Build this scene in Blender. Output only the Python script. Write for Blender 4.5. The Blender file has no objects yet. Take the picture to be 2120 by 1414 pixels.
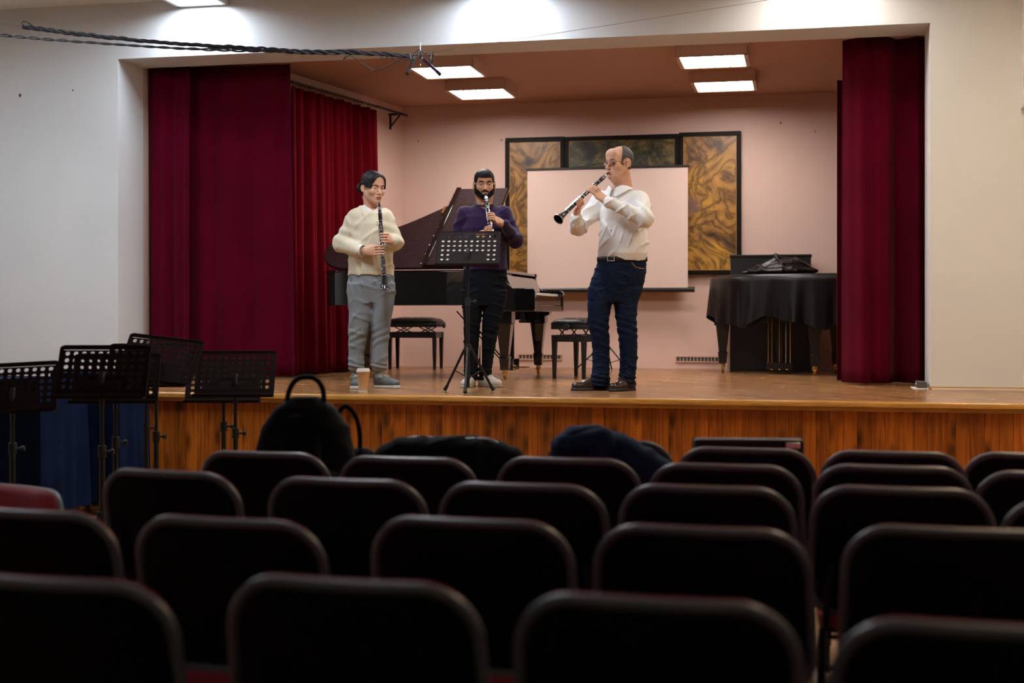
import bpy, bmesh, math, random
import numpy as np
from mathutils import Vector, Matrix, Euler
random.seed(7)
PI = math.pi
SC = bpy.context.scene
COL = SC.collection

# ------------------------------------------------------------------ camera, exposure
FPX = 2756.0                 # focal length in pixels of a 2120 wide frame
YAW = math.radians(12.3)
CS, SN = math.cos(YAW), math.sin(YAW)
CAMH, STG = 1.37, 0.80       # camera height, stage height
HZ = 650.0                   # horizon row
cd = bpy.data.cameras.new('camera'); cam = bpy.data.objects.new('camera', cd); COL.objects.link(cam)
cam.location = (0, 0, CAMH); cam.rotation_euler = (PI/2, 0, YAW)
cd.sensor_width = 36; cd.lens = FPX/2120*36
cd.shift_y = -(707-HZ)/2120
cd.dof.use_dof = True; cd.dof.focus_distance = 10.0; cd.dof.aperture_fstop = 1.9
SC.camera = cam
SC.view_settings.view_transform = 'Standard'; SC.view_settings.look = 'None'
SC.view_settings.exposure = 0.22; SC.view_settings.gamma = 1.0
SC.view_settings.use_curve_mapping = False
SC.cycles.max_bounces = 7; SC.cycles.diffuse_bounces = 4; SC.cycles.glossy_bounces = 4
SC.cycles.caustics_reflective = False; SC.cycles.caustics_refractive = False
SC.cycles.sample_clamp_indirect = 6.0
world = bpy.data.worlds.new('world'); SC.world = world; world.use_nodes = True
world.node_tree.nodes['Background'].inputs[0].default_value = (.5, .55, .65, 1)
world.node_tree.nodes['Background'].inputs[1].default_value = 0.02
# lamp strengths: (colour, emission strength) of the fixtures built further down; rear and apron ones are added fill
HALL_COOL = ((.78, .88, 1.0), 30.0)
HALL_WARM = ((1.0, .93, .85), 30.0)
REAR_FILL = ((.85, .93, 1.0), 2.5)
REAR_FILL_WARM = ((1.0, .90, .76), 2.5)
APRON_FILL = ((.84, .92, 1.0), 36.0)
APRON_FILL_WARM = ((1.0, .80, .54), 38.0)
STAGE_LAMP = ((1.0, .90, .84), 29.0)

def ray(u, v):
    a, b = (u-1060)/FPX, (HZ-v)/FPX
    return Vector((-SN + a*CS, CS + a*SN, b))
def PD(u, v, D): return Vector((0, 0, CAMH)) + ray(u, v)*D           # camera depth D
def PY(u, v, Y): r = ray(u, v); return Vector((0, 0, CAMH)) + r*(Y/r.y)
def PZ(u, v, z): r = ray(u, v); return Vector((0, 0, CAMH)) + r*((z-CAMH)/r.z)

# ------------------------------------------------------------------ materials
def lin(c):
    if isinstance(c, str):
        c = [int(c[i:i+2], 16)/255 for i in (0, 2, 4)]
        c = [x/12.92 if x <= .04045 else ((x+.055)/1.055)**2.4 for x in c]
    return (c[0], c[1], c[2], 1)
MATS = {}
def mat(name, color, rough=.5, metal=0, spec=.5, noise=None, bump=None, coat=0, sheen=0, emit=None, coatr=.05):
    m = bpy.data.materials.new(name); m.use_nodes = True; MATS[name] = m
    nt = m.node_tree; N = nt.nodes; L = nt.links; b = N['Principled BSDF']
    b.inputs['Base Color'].default_value = lin(color); b.inputs['Roughness'].default_value = rough
    b.inputs['Metallic'].default_value = metal; b.inputs['Specular IOR Level'].default_value = spec
    b.inputs['Coat Weight'].default_value = coat; b.inputs['Coat Roughness'].default_value = coatr
    b.inputs['Sheen Weight'].default_value = sheen
    if emit:
        b.inputs['Emission Color'].default_value = (*emit[0], 1); b.inputs['Emission Strength'].default_value = emit[1]
    tc = None
    if noise or bump: tc = N.new('ShaderNodeTexCoord')
    if noise:          # (scale, amount, [stretch])
        t = N.new('ShaderNodeTexNoise'); t.inputs['Scale'].default_value = noise[0]; t.inputs['Detail'].default_value = 6
        if len(noise) > 2:
            mp = N.new('ShaderNodeMapping'); mp.inputs['Scale'].default_value = noise[2]
            L.new(tc.outputs['Object'], mp.inputs[0]); L.new(mp.outputs[0], t.inputs[0])
        else: L.new(tc.outputs['Object'], t.inputs[0])
        mr = N.new('ShaderNodeMapRange'); mr.inputs[1].default_value = .3; mr.inputs[2].default_value = .7
        mr.inputs[3].default_value = 1-noise[1]; mr.inputs[4].default_value = 1+noise[1]
        L.new(t.outputs[0], mr.inputs[0])
        mx = N.new('ShaderNodeVectorMath'); mx.operation = 'SCALE'
        mx.inputs[0].default_value = lin(color)[:3]; L.new(mr.outputs[0], mx.inputs['Scale'])
        L.new(mx.outputs[0], b.inputs['Base Color'])
    if bump:           # (scale, strength, distance)
        t = N.new('ShaderNodeTexNoise'); t.inputs['Scale'].default_value = bump[0]; t.inputs['Detail'].default_value = 5
        L.new(tc.outputs['Object'], t.inputs[0])
        bp = N.new('ShaderNodeBump'); bp.inputs['Strength'].default_value = bump[1]
        bp.inputs['Distance'].default_value = bump[2] if len(bump) > 2 else .01
        L.new(t.outputs[0], bp.inputs['Height']); L.new(bp.outputs[0], b.inputs['Normal'])
    return m

mat('wall_paint', 'e0e2e3', .75, noise=(1.2, .035), bump=(9, .12, .02))
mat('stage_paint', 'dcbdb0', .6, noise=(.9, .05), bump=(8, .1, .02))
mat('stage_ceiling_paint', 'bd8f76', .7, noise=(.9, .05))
mat('ceiling_paint', 'e6e4e0', .8)
mat('velvet', (.090, .0009, .012), .9, spec=.04, sheen=.03, noise=(3, .15), bump=(120, .15, .004))
mat('velvet_rear', (.115, .0010, .006), .9, spec=.04, sheen=.03, noise=(3, .15))
mat('lacquer', (.006, .0055, .006), .07, coat=.6, coatr=.03)
mat('lacquer_brown', (.020, .008, .009), .6, spec=.02, noise=(30, .3))
mat('satin_black', (.012, .012, .013), .35)
mat('black_metal', (.012, .012, .013), .38, metal=.2)
mat('desk_black', (.015, .0085, .007), .6, spec=.08)
mat('rubber', (.012, .012, .012), .7)
mat('brass', (.75, .5, .16), .25, metal=1)
mat('silver', (.8, .8, .84), .22, metal=1)
mat('latch_metal', (.85, .85, .88), .38, metal=.8)
mat('chrome', (.7, .7, .72), .15, metal=1)
mat('grenadilla', (.012, .011, .014), .2, coat=.3)
mat('ivory', 'e8e0d2', .3)
mat('key_black', (.01, .01, .01), .25)
mat('vinyl', (.005, .0042, .0042), .36, spec=.3, bump=(60, .2, .004))
mat('chair_fabric', (.30, .012, .04), .9, sheen=.3, noise=(90, .2), bump=(300, .2, .002))
mat('chair_plastic', (.0015, .0015, .0018), .6, spec=.12)
mat('chair_rim', (.085, .095, .11), .4)
mat('tube_metal', (.02, .02, .022), .3, metal=.6)
mat('backpack_cloth', (.003, .0035, .0045), .8, spec=.1, bump=(200, .2, .003))
mat('dark_cloth', (.006, .008, .011), .85, spec=.1, bump=(150, .2, .003))
mat('navy_cloth', (.010, .024, .062), .85, spec=.1, noise=(20, .2), bump=(150, .2, .003))
mat('blue_cover', (.004, .011, .040), .9, spec=.08, noise=(6, .25))
mat('white_metal', 'd9d4cc', .4)
mat('housing_pink', 'd6b4a2', .5)
mat('hall_glow_cool', 'ffffff', .5, emit=HALL_COOL)
mat('hall_glow_warm', 'ffffff', .5, emit=HALL_WARM)
mat('rear_fill', 'ffffff', .5, emit=REAR_FILL)
mat('rear_fill_warm', 'ffffff', .5, emit=REAR_FILL_WARM)
mat('apron_fill', 'ffffff', .5, emit=APRON_FILL)
mat('apron_fill_warm', 'ffffff', .5, emit=APRON_FILL_WARM)
mat('stage_glow', 'ffffff', .5, emit=STAGE_LAMP)
mat('screen_white', 'd8c0b6', .8)
mat('frame_black', (.007, .006, .005), .5, spec=.12, noise=(120, .6))
mat('cup_paper', 'd9b083', .7)
mat('lid_white', 'e6ddd5', .4)
mat('paper', 'f2ece4', .8)
mat('cord', (.008, .007, .012), .6)
mat('mic_purple', (.02, .008, .03), .2, metal=.5)
mat('trim_white', 'e6e2de', .5)
mat('trim_wood', 'b88a50', .5, noise=(8, .2, (1, 12, 12)))
mat('socket_grey', (.08, .075, .07), .4)
mat('chip_mark', (.05, .045, .04), .8)

def wood_panel():
    m = bpy.data.materials.new('pine_panelling'); m.use_nodes = True; MATS['pine_panelling'] = m
    nt = m.node_tree; N = nt.nodes; L = nt.links; b = N['Principled BSDF']
    tc = N.new('ShaderNodeTexCoord'); sp = N.new('ShaderNodeSeparateXYZ'); L.new(tc.outputs['Object'], sp.inputs[0])
    def math_(op, a, c=None):
        n = N.new('ShaderNodeMath'); n.operation = op
        for i, q in enumerate((a, c)):
            if q is None: continue
            if isinstance(q, (int, float)): n.inputs[i].default_value = q
            else: L.new(q, n.inputs[i])
        return n.outputs[0]
    q = math_('DIVIDE', sp.outputs[0], .0875); fl = math_('FLOOR', q); fr = math_('FRACT', q)
    wn = N.new('ShaderNodeTexWhiteNoise'); wn.noise_dimensions = '1D'; L.new(fl, wn.inputs['W'])
    off = math_('MULTIPLY', wn.outputs[0], 37.0)
    cb = N.new('ShaderNodeCombineXYZ'); L.new(math_('ADD', sp.outputs[0], off), cb.inputs[0]); L.new(sp.outputs[1], cb.inputs[1]); L.new(sp.outputs[2], cb.inputs[2])
    mp = N.new('ShaderNodeMapping'); mp.inputs['Scale'].default_value = (24, 5, 1.9); L.new(cb.outputs[0], mp.inputs[0])
    t = N.new('ShaderNodeTexNoise'); t.inputs['Scale'].default_value = 1.0; t.inputs['Detail'].default_value = 7; t.inputs['Distortion'].default_value = 1.2
    L.new(mp.outputs[0], t.inputs[0])
    cr = N.new('ShaderNodeValToRGB'); e = cr.color_ramp.elements
    e[0].position = .2; e[0].color = (.16, .032, .003, 1); e[1].position = .78; e[1].color = (.60, .17, .014, 1)
    L.new(t.outputs[0], cr.inputs[0])
    # knots and dark blotches
    mp2 = N.new('ShaderNodeMapping'); mp2.inputs['Scale'].default_value = (8, 3, 3.6); L.new(cb.outputs[0], mp2.inputs[0])
    v = N.new('ShaderNodeTexVoronoi'); v.inputs['Scale'].default_value = 1.0; L.new(mp2.outputs[0], v.inputs[0])
    kn = N.new('ShaderNodeMapRange'); kn.inputs[1].default_value = .06; kn.inputs[2].default_value = .34; kn.inputs[3].default_value = .22; kn.inputs[4].default_value = 1
    L.new(v.outputs['Distance'], kn.inputs[0])
    gap = math_('GREATER_THAN', math_('ABSOLUTE', math_('SUBTRACT', fr, .5)), .478)
    gapm = math_('SUBTRACT', 1.0, math_('MULTIPLY', gap, .6))
    br = math_('ADD', math_('MULTIPLY', wn.outputs[0], .55), .7)
    al = math_('MULTIPLY', math_('MULTIPLY', kn.outputs[0], gapm), br)
    mx = N.new('ShaderNodeVectorMath'); mx.operation = 'SCALE'; L.new(cr.outputs[0], mx.inputs[0]); L.new(al, mx.inputs['Scale'])
    L.new(mx.outputs[0], b.inputs['Base Color']); b.inputs['Roughness'].default_value = .35
    bp = N.new('ShaderNodeBump'); bp.inputs['Strength'].default_value = .5; bp.inputs['Distance'].default_value = .004
    L.new(gapm, bp.inputs['Height']); L.new(bp.outputs[0], b.inputs['Normal'])
wood_panel()

def parquet(name, c1, c2, rough, bw, bh, rot=0, cm=(.03, .015, .008)):
    m = bpy.data.materials.new(name); m.use_nodes = True; MATS[name] = m
    nt = m.node_tree; N = nt.nodes; L = nt.links; b = N['Principled BSDF']
    tc = N.new('ShaderNodeTexCoord'); mp = N.new('ShaderNodeMapping'); mp.inputs['Rotation'].default_value = (0, 0, rot)
    L.new(tc.outputs['Object'], mp.inputs[0])
    br = N.new('ShaderNodeTexBrick'); br.inputs['Scale'].default_value = 1; br.inputs['Brick Width'].default_value = bw
    br.inputs['Row Height'].default_value = bh; br.inputs['Mortar Size'].default_value = .0022
    br.inputs['Color1'].default_value = (*c1, 1); br.inputs['Color2'].default_value = (*c2, 1); br.inputs['Mortar'].default_value = (*cm, 1)
    L.new(mp.outputs[0], br.inputs[0])
    mp2 = N.new('ShaderNodeMapping'); mp2.inputs['Scale'].default_value = (3, 40, 1); L.new(mp.outputs[0], mp2.inputs[0])
    t = N.new('ShaderNodeTexNoise'); t.inputs['Scale'].default_value = 1; t.inputs['Detail'].default_value = 6; L.new(mp2.outputs[0], t.inputs[0])
    mr = N.new('ShaderNodeMapRange'); mr.inputs[1].default_value = .3; mr.inputs[2].default_value = .7; mr.inputs[3].default_value = .7; mr.inputs[4].default_value = 1.25
    L.new(t.outputs[0], mr.inputs[0])
    mx = N.new('ShaderNodeVectorMath'); mx.operation = 'SCALE'; L.new(br.outputs[0], mx.inputs[0]); L.new(mr.outputs[0], mx.inputs['Scale'])
    L.new(mx.outputs[0], b.inputs['Base Color'])
    t2 = N.new('ShaderNodeTexNoise'); t2.inputs['Scale'].default_value = 4; t2.inputs['Detail'].default_value = 4; L.new(tc.outputs['Object'], t2.inputs[0])
    mr2 = N.new('ShaderNodeMapRange'); mr2.inputs[3].default_value = rough-.07; mr2.inputs[4].default_value = rough+.1
    L.new(t2.outputs[0], mr2.inputs[0]); L.new(mr2.outputs[0], b.inputs['Roughness'])
    b.inputs['Specular IOR Level'].default_value = .5
parquet('stage_parquet', (.42, .21, .085), (.25, .115, .045), .23, .42, .07, PI/4)
parquet('hall_parquet', (.42, .23, .09), (.34, .18, .065), .3, .40, .07, 0)

def nosing():
    return mat('nosing_wood', (.52, .24, .05), .28, noise=(6, .3, (1, 20, 20)), coat=.3)
nosing()

def painting_mat(name, base, mid, dark, acc, seed, scale):
    m = bpy.data.materials.new(name); m.use_nodes = True; MATS[name] = m
    nt = m.node_tree; N = nt.nodes; L = nt.links; b = N['Principled BSDF']
    tc = N.new('ShaderNodeTexCoord'); mp = N.new('ShaderNodeMapping'); mp.inputs['Location'].default_value = (seed, 0, seed*.7)
    L.new(tc.outputs['Object'], mp.inputs[0])
    def noise(sc, det, dist):
        t = N.new('ShaderNodeTexNoise'); t.inputs['Scale'].default_value = sc; t.inputs['Detail'].default_value = det; t.inputs['Distortion'].default_value = dist
        L.new(mp.outputs[0], t.inputs[0]); return t
    t = noise(scale, 8, 1.0); cr = N.new('ShaderNodeValToRGB'); e = cr.color_ramp.elements
    e[0].position = .30; e[0].color = (*dark, 1); e[1].position = .68; e[1].color = (*base, 1)
    k = e.new(.46); k.color = (*mid, 1)
    L.new(t.outputs[0], cr.inputs[0])
    t2 = noise(scale*.75, 3, 2.6)         # sinuous dark strokes: band around .5
    ab = N.new('ShaderNodeMath'); ab.operation = 'SUBTRACT'; ab.inputs[1].default_value = .5; L.new(t2.outputs[0], ab.inputs[0])
    ab2 = N.new('ShaderNodeMath'); ab2.operation = 'ABSOLUTE'; L.new(ab.outputs[0], ab2.inputs[0])
    mr = N.new('ShaderNodeMapRange'); mr.inputs[1].default_value = .004; mr.inputs[2].default_value = .085; mr.inputs[3].default_value = .34; mr.inputs[4].default_value = 1
    L.new(ab2.outputs[0], mr.inputs[0])
    mx = N.new('ShaderNodeVectorMath'); mx.operation = 'SCALE'; L.new(cr.outputs[0], mx.inputs[0]); L.new(mr.outputs[0], mx.inputs['Scale'])
    t3 = noise(scale*.9, 4, .5); m3 = N.new('ShaderNodeMapRange'); m3.inputs[1].default_value = .62; m3.inputs[2].default_value = .70
    L.new(t3.outputs[0], m3.inputs[0])
    mix = N.new('ShaderNodeMix'); mix.data_type = 'RGBA'; L.new(m3.outputs[0], mix.inputs[0]); L.new(mx.outputs[0], mix.inputs[6])
    mix.inputs[7].default_value = (*acc, 1); L.new(mix.outputs[2], b.inputs['Base Color']); b.inputs['Roughness'].default_value = .35
painting_mat('canvas_ochre_left', (.50, .26, .05), (.30, .145, .035), (.03, .016, .008), (.12, .05, .05), 3.1, 3.2)
painting_mat('canvas_green', (.26, .17, .05), (.055, .055, .022), (.006, .006, .005), (.20, .11, .04), 8.3, 4)
painting_mat('canvas_ochre_right', (.60, .31, .045), (.34, .16, .035), (.045, .02, .01), (.20, .11, .09), 15.2, 3.0)

# ------------------------------------------------------------------ mesh helper
class MB:
    def __init__(s): s.v = []; s.f = []; s.mi = []
    def add(s, vs, fs, mi=0):
        o = len(s.v); s.v += [tuple(p) for p in vs]; s.f += [tuple(i+o for i in f) for f in fs]; s.mi += [mi]*len(fs); return s
    def box(s, c, d, R=None, mi=0):
        hx, hy, hz = d[0]/2, d[1]/2, d[2]/2; c = Vector(c)
        vs = [Vector((x*hx, y*hy, z*hz)) for x in (-1, 1) for y in (-1, 1) for z in (-1, 1)]
        if R is not None: vs = [R @ p for p in vs]
        return s.add([p+c for p in vs], [(0, 1, 3, 2), (4, 6, 7, 5), (0, 4, 5, 1), (2, 3, 7, 6), (0, 2, 6, 4), (1, 5, 7, 3)], mi)
    def bx(s, x0, x1, y0, y1, z0, z1, mi=0): return s.box(((x0+x1)/2, (y0+y1)/2, (z0+z1)/2), (x1-x0, y1-y0, z1-z0), None, mi)
    def tube(s, pts, r, n=10, closed=False, caps=True, mi=0):
        pts = [Vector(p) for p in pts]; m = len(pts); rs = r if isinstance(r, (list, tuple)) else [r]*m
        rings = []; up = None
        for i, p in enumerate(pts):
            a = pts[(i-1) % m] if (i > 0 or closed) else p; b = pts[(i+1) % m] if (i < m-1 or closed) else p
            t = (b-a).normalized()
            if up is None:
                up = t.cross(Vector((0, 0, 1))); up = up.normalized() if up.length > .05 else t.cross(Vector((1, 0, 0))).normalized()
            up = (up - t*up.dot(t)).normalized(); w = t.cross(up)
            rings.append([p + (up*math.cos(2*PI*k/n) + w*math.sin(2*PI*k/n))*rs[i] for k in range(n)])
        vs = [q for r_ in rings for q in r_]; fs = []
        for i in range(m if closed else m-1):
            j = (i+1) % m
            for k in range(n): fs.append((i*n+k, i*n+(k+1) % n, j*n+(k+1) % n, j*n+k))
        if caps and not closed: fs += [tuple(range(n-1, -1, -1)), tuple((m-1)*n+k for k in range(n))]
        return s.add(vs, fs, mi)
    def cyl(s, p0, p1, r0, r1=None, n=16, mi=0): return s.tube([p0, p1], [r0, r0 if r1 is None else r1], n, mi=mi)
    def lathe(s, prof, n=24, M=None, mi=0, caps=True):     # prof [(r,z)]
        vs = []; fs = []
        for r, z in prof: vs += [Vector((r*math.cos(2*PI*k/n), r*math.sin(2*PI*k/n), z)) for k in range(n)]
        for i in range(len(prof)-1):
            for k in range(n): fs.append((i*n+k, i*n+(k+1) % n, (i+1)*n+(k+1) % n, (i+1)*n+k))
        if caps: fs += [tuple(range(n-1, -1, -1)), tuple((len(prof)-1)*n+k for k in range(n))]
        if M is not None: vs = [M @ p for p in vs]
        return s.add(vs, fs, mi)
    def prism(s, poly, a, axis='z', lo=0, hi=1, mi=0):   # poly 2d, extruded along axis
        def P(p, h):
            if axis == 'z': return (p[0], p[1], h)
            if axis == 'y': return (p[0], h, p[1])
            return (h, p[0], p[1])
        n = len(poly); vs = [P(p, lo) for p in poly]+[P(p, hi) for p in poly]
        fs = [tuple(range(n-1, -1, -1)), tuple(range(n, 2*n))]+[(i, (i+1) % n, n+(i+1) % n, n+i) for i in range(n)]
        return s.add(vs, fs, mi)
    def ell(s, c, r, n=14, mi=0, R=None):
        vs = []; fs = []; m = n//2+1
        for i in range(m):
            th = PI*i/(m-1)
            for k in range(n):
                q = Vector((r[0]*math.sin(th)*math.cos(2*PI*k/n), r[1]*math.sin(th)*math.sin(2*PI*k/n), r[2]*math.cos(th)))
                vs.append(Vector(c)+(R @ q if R is not None else q))
        for i in range(m-1):
            for k in range(n): fs.append((i*n+k, (i+1)*n+k, (i+1)*n+(k+1) % n, i*n+(k+1) % n))
        return s.add(vs, fs, mi)
    def grid(s, fn, nu, nv, closed_u=False, mi=0):
        vs = [fn(i/(nu if closed_u else nu-1), j/(nv-1)) for j in range(nv) for i in range(nu)]; fs = []
        for j in range(nv-1):
            for i in range(nu if closed_u else nu-1):
                k = (i+1) % nu; fs.append((j*nu+i, j*nu+k, (j+1)*nu+k, (j+1)*nu+i))
        return s.add(vs, fs, mi)
    def build(s, name, mats, parent=None, smooth=None, bevel=0, solid=0, subsurf=0, recalc=True, loc=None):
        me = bpy.data.meshes.new(name); me.from_pydata(s.v, [], s.f)
        if isinstance(mats, str): mats = [mats]
        for m in mats: me.materials.append(MATS[m])
        for p, k in zip(me.polygons, s.mi): p.material_index = k
        if recalc:
            bm = bmesh.new(); bm.from_mesh(me); bmesh.ops.remove_doubles(bm, verts=bm.verts, dist=1e-5)
            bmesh.ops.recalc_face_normals(bm, faces=bm.faces); bm.to_mesh(me); bm.free()
        o = bpy.data.objects.new(name, me); COL.objects.link(o)
        if parent: o.parent = parent
        if loc is not None: o.location = loc
        if bevel:
            b = o.modifiers.new('bevel', 'BEVEL'); b.width = bevel; b.segments = 2; b.limit_method = 'ANGLE'; b.angle_limit = math.radians(40)
        if solid:
            b = o.modifiers.new('solid', 'SOLIDIFY'); b.thickness = solid; b.offset = 0
        if subsurf:
            b = o.modifiers.new('sub', 'SUBSURF'); b.levels = b.render_levels = subsurf
        if smooth is None: smooth = True
        if smooth:
            me.polygons.foreach_set('use_smooth', [True]*len(me.polygons))
            me.set_sharp_from_angle(angle=math.radians(38))
        return o

def tag(o, label=None, cat=None, group=None, kind=None):
    if label: o['label'] = label
    if cat: o['category'] = cat
    if group: o['group'] = group
    if kind: o['kind'] = kind
    return o
def thing(name, label, cat, loc=(0, 0, 0), rotz=0, group=None, kind=None):
    o = bpy.data.objects.new(name, None); o.empty_display_size = .1; COL.objects.link(o)
    o.location = loc; o.rotation_euler = (0, 0, rotz)
    return tag(o, label, cat, group, kind)
def dup(root, loc, rotz=0, label=None, group=None):
    r = root.copy(); COL.objects.link(r); r.location = loc; r.rotation_euler = (0, 0, rotz)
    if label: r['label'] = label
    if group: r['group'] = group
    for ch in list(root.children):
        c = ch.copy(); COL.objects.link(c); c.parent = r
        for g in list(ch.children):
            d = g.copy(); COL.objects.link(d); d.parent = c
    return r
def struct(o): o['kind'] = 'structure'; return o
def smoothstep(a, b, x):
    t = min(1, max(0, (x-a)/(b-a))); return t*t*(3-2*t)
def catmull(pts, n=8, closed=False):
    P = [Vector(p) for p in pts]; out = []; m = len(P)
    for i in range(m if closed else m-1):
        p0 = P[(i-1) % m] if (i or closed) else P[0]; p1 = P[i]; p2 = P[(i+1) % m]; p3 = P[(i+2) % m] if (i < m-2 or closed) else P[-1]
        for k in range(n):
            t = k/n
            out.append(.5*((2*p1)+(p2-p0)*t+(2*p0-5*p1+4*p2-p3)*t*t+(3*p1-p0-3*p2+p3)*t**3))
    if not closed: out.append(P[-1])
    return out
# ================================================================== SMOOTH-SURFACE SCULPTING (numpy distance field -> surface nets)
f32 = np.float32
def V3(p): return np.array(p, dtype=np.float64)
class Field:
    def __init__(s, lo, hi, h):
        s.lo = V3(lo); s.h = h; s.n = np.ceil((V3(hi)-s.lo)/h).astype(int)+1
        s.ax = [(s.lo[i]+h*np.arange(s.n[i])).astype(f32) for i in range(3)]
        s.F = np.full(s.n, 1.0, dtype=f32)
    def sl(s, lo, hi, m):
        a = np.clip(np.floor((V3(lo)-m-s.lo)/s.h).astype(int), 0, s.n-1); b = np.clip(np.ceil((V3(hi)+m-s.lo)/s.h).astype(int)+1, 1, s.n)
        S = tuple(slice(a[i], max(b[i], a[i]+1)) for i in range(3))
        return S, s.ax[0][S[0]][:, None, None], s.ax[1][S[1]][None, :, None], s.ax[2][S[2]][None, None, :]
    def _min(s, S, d, k, sub=False):
        A = s.F[S]; d = d.astype(f32)
        if sub:
            d = -d
            h = np.maximum(k-np.abs(A-d), 0)/max(k, 1e-6); s.F[S] = np.maximum(A, d)+h*h*k*.25
        else:
            h = np.maximum(k-np.abs(A-d), 0)/max(k, 1e-6); s.F[S] = np.minimum(A, d)-h*h*k*.25
    def cone(s, p0, p1, r0, r1=None, k=.01, sq=None, sub=False):
        """tapered capsule; sq=(axis,factor) squashes it: factor>1 makes it thinner along axis"""
        p0, p1 = V3(p0), V3(p1); r1 = r0 if r1 is None else r1; m = max(r0, r1)*1.6+k+s.h*2
        S, X, Y, Z = s.sl(np.minimum(p0, p1), np.maximum(p0, p1), m)
        d = p1-p0; L = max(float(d@d), 1e-9); px, py, pz = X-p0[0], Y-p0[1], Z-p0[2]
        t = np.clip((px*d[0]+py*d[1]+pz*d[2])/L, 0, 1)
        qx, qy, qz = px-t*d[0], py-t*d[1], pz-t*d[2]
        if sq:
            a = V3(sq[0]); a /= np.linalg.norm(a); g = (qx*a[0]+qy*a[1]+qz*a[2])*(sq[1]-1)
            qx, qy, qz = qx+g*a[0], qy+g*a[1], qz+g*a[2]
        s._min(S, np.sqrt(qx*qx+qy*qy+qz*qz)-(r0+(r1-r0)*t), k, sub); return s
    def chain(s, pts, rs, k=.01, sq=None):
        for i in range(len(pts)-1): s.cone(pts[i], pts[i+1], rs[i], rs[i+1], k, sq)
        return s
    def ell(s, c, r, k=.01, R=None, sub=False):
        c = V3(c); m = k+s.h*2; R_ = max(r)
        S, X, Y, Z = s.sl(c-R_, c+R_, m); x, y, z = X-c[0], Y-c[1], Z-c[2]
        if R is not None:
            R = np.array(R); x, y, z = (R[0, 0]*x+R[1, 0]*y+R[2, 0]*z, R[0, 1]*x+R[1, 1]*y+R[2, 1]*z, R[0, 2]*x+R[1, 2]*y+R[2, 2]*z)
        k0 = np.sqrt((x/r[0])**2+(y/r[1])**2+(z/r[2])**2); k1 = np.sqrt((x/r[0]**2)**2+(y/r[1]**2)**2+(z/r[2]**2)**2)+1e-6
        s._min(S, k0*(k0-1)/k1, k, sub); return s
    def box(s, c, hd, r=.01, k=.01, R=None, sub=False):
        c = V3(c); hd = V3(hd); ex = float(np.linalg.norm(hd))
        S, X, Y, Z = s.sl(c-ex, c+ex, k+s.h*2); x, y, z = X-c[0], Y-c[1], Z-c[2]
        if R is not None:
            R = np.array(R); x, y, z = (R[0, 0]*x+R[1, 0]*y+R[2, 0]*z, R[0, 1]*x+R[1, 1]*y+R[2, 1]*z, R[0, 2]*x+R[1, 2]*y+R[2, 2]*z)
        qx, qy, qz = np.abs(x)-hd[0]+r, np.abs(y)-hd[1]+r, np.abs(z)-hd[2]+r
        d = np.sqrt(np.maximum(qx, 0)**2+np.maximum(qy, 0)**2+np.maximum(qz, 0)**2)+np.minimum(np.maximum(qx, np.maximum(qy, qz)), 0)-r
        s._min(S, d, k, sub); return s
    def loft(s, rows, k=.01, yaw=0, p=2.0):
        """rows [(z,cx,cy,a,b)] ascending: stacked ellipses"""
        r = np.array(sorted(rows), dtype=float); z0, z1 = r[0, 0], r[-1, 0]; M = max(r[:, 3].max(), r[:, 4].max())
        S, X, Y, Z = s.sl((r[:, 1].min()-M, r[:, 2].min()-M, z0), (r[:, 1].max()+M, r[:, 2].max()+M, z1), k+s.h*2)
        z = s.ax[2][S[2]]
        cx, cy, a, b = [np.interp(z, r[:, 0], r[:, i]).astype(f32)[None, None, :] for i in (1, 2, 3, 4)]
        x, y = X-cx, Y-cy; c_, s_ = math.cos(yaw), math.sin(yaw); x, y = x*c_+y*s_, -x*s_+y*c_
        k0 = (np.abs(x/a)**p+np.abs(y/b)**p)**(1/p); d = (k0-1)*np.minimum(a, b)
        e = np.maximum(z0-Z, Z-z1)
        s._min(S, np.maximum(d, e), k); return s
    def cut(s, fn):          # keep where fn(X,Y,Z) < 0
        X, Y, Z = s.ax[0][:, None, None], s.ax[1][None, :, None], s.ax[2][None, None, :]
        s.F = np.maximum(s.F, np.broadcast_to(fn(X, Y, Z), s.F.shape).astype(f32)); return s
    def disp(s, fn):
        X, Y, Z = s.ax[0][:, None, None], s.ax[1][None, :, None], s.ax[2][None, None, :]
        s.F = (s.F+fn(X, Y, Z)).astype(f32); return s
    def mesh(s):
        F = s.F.copy(); F[0] = F[-1] = 1; F[:, 0] = F[:, -1] = 1; F[:, :, 0] = F[:, :, -1] = 1
        I = F < 0; nx, ny, nz = F.shape
        cnt = np.zeros((nx-1, ny-1, nz-1), dtype=np.uint8)
        for a in (0, 1):
            for b in (0, 1):
                for c in (0, 1): cnt += I[a:nx-1+a, b:ny-1+b, c:nz-1+c]
        act = np.argwhere((cnt > 0) & (cnt < 8)); ix = np.full(cnt.shape, -1, dtype=np.int32); ix[tuple(act.T)] = np.arange(len(act))
        val = {}
        for a in (0, 1):
            for b in (0, 1):
                for c in (0, 1): val[(a, b, c)] = F[act[:, 0]+a, act[:, 1]+b, act[:, 2]+c]
        P = np.zeros((len(act), 3)); C = np.zeros(len(act))
        for A in val:
            for axis in range(3):
                if A[axis]: continue
                B = list(A); B[axis] = 1; va, vb = val[A], val[tuple(B)]
                m = (va < 0) != (vb < 0); t = np.where(m, va/np.where(m, va-vb, 1), 0)
                pt = np.array(A, dtype=float)[None, :].repeat(len(act), 0); pt[:, axis] += t
                P += pt*m[:, None]; C += m
        P = (P/C[:, None]+act)*s.h+s.lo
        fs = []
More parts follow.
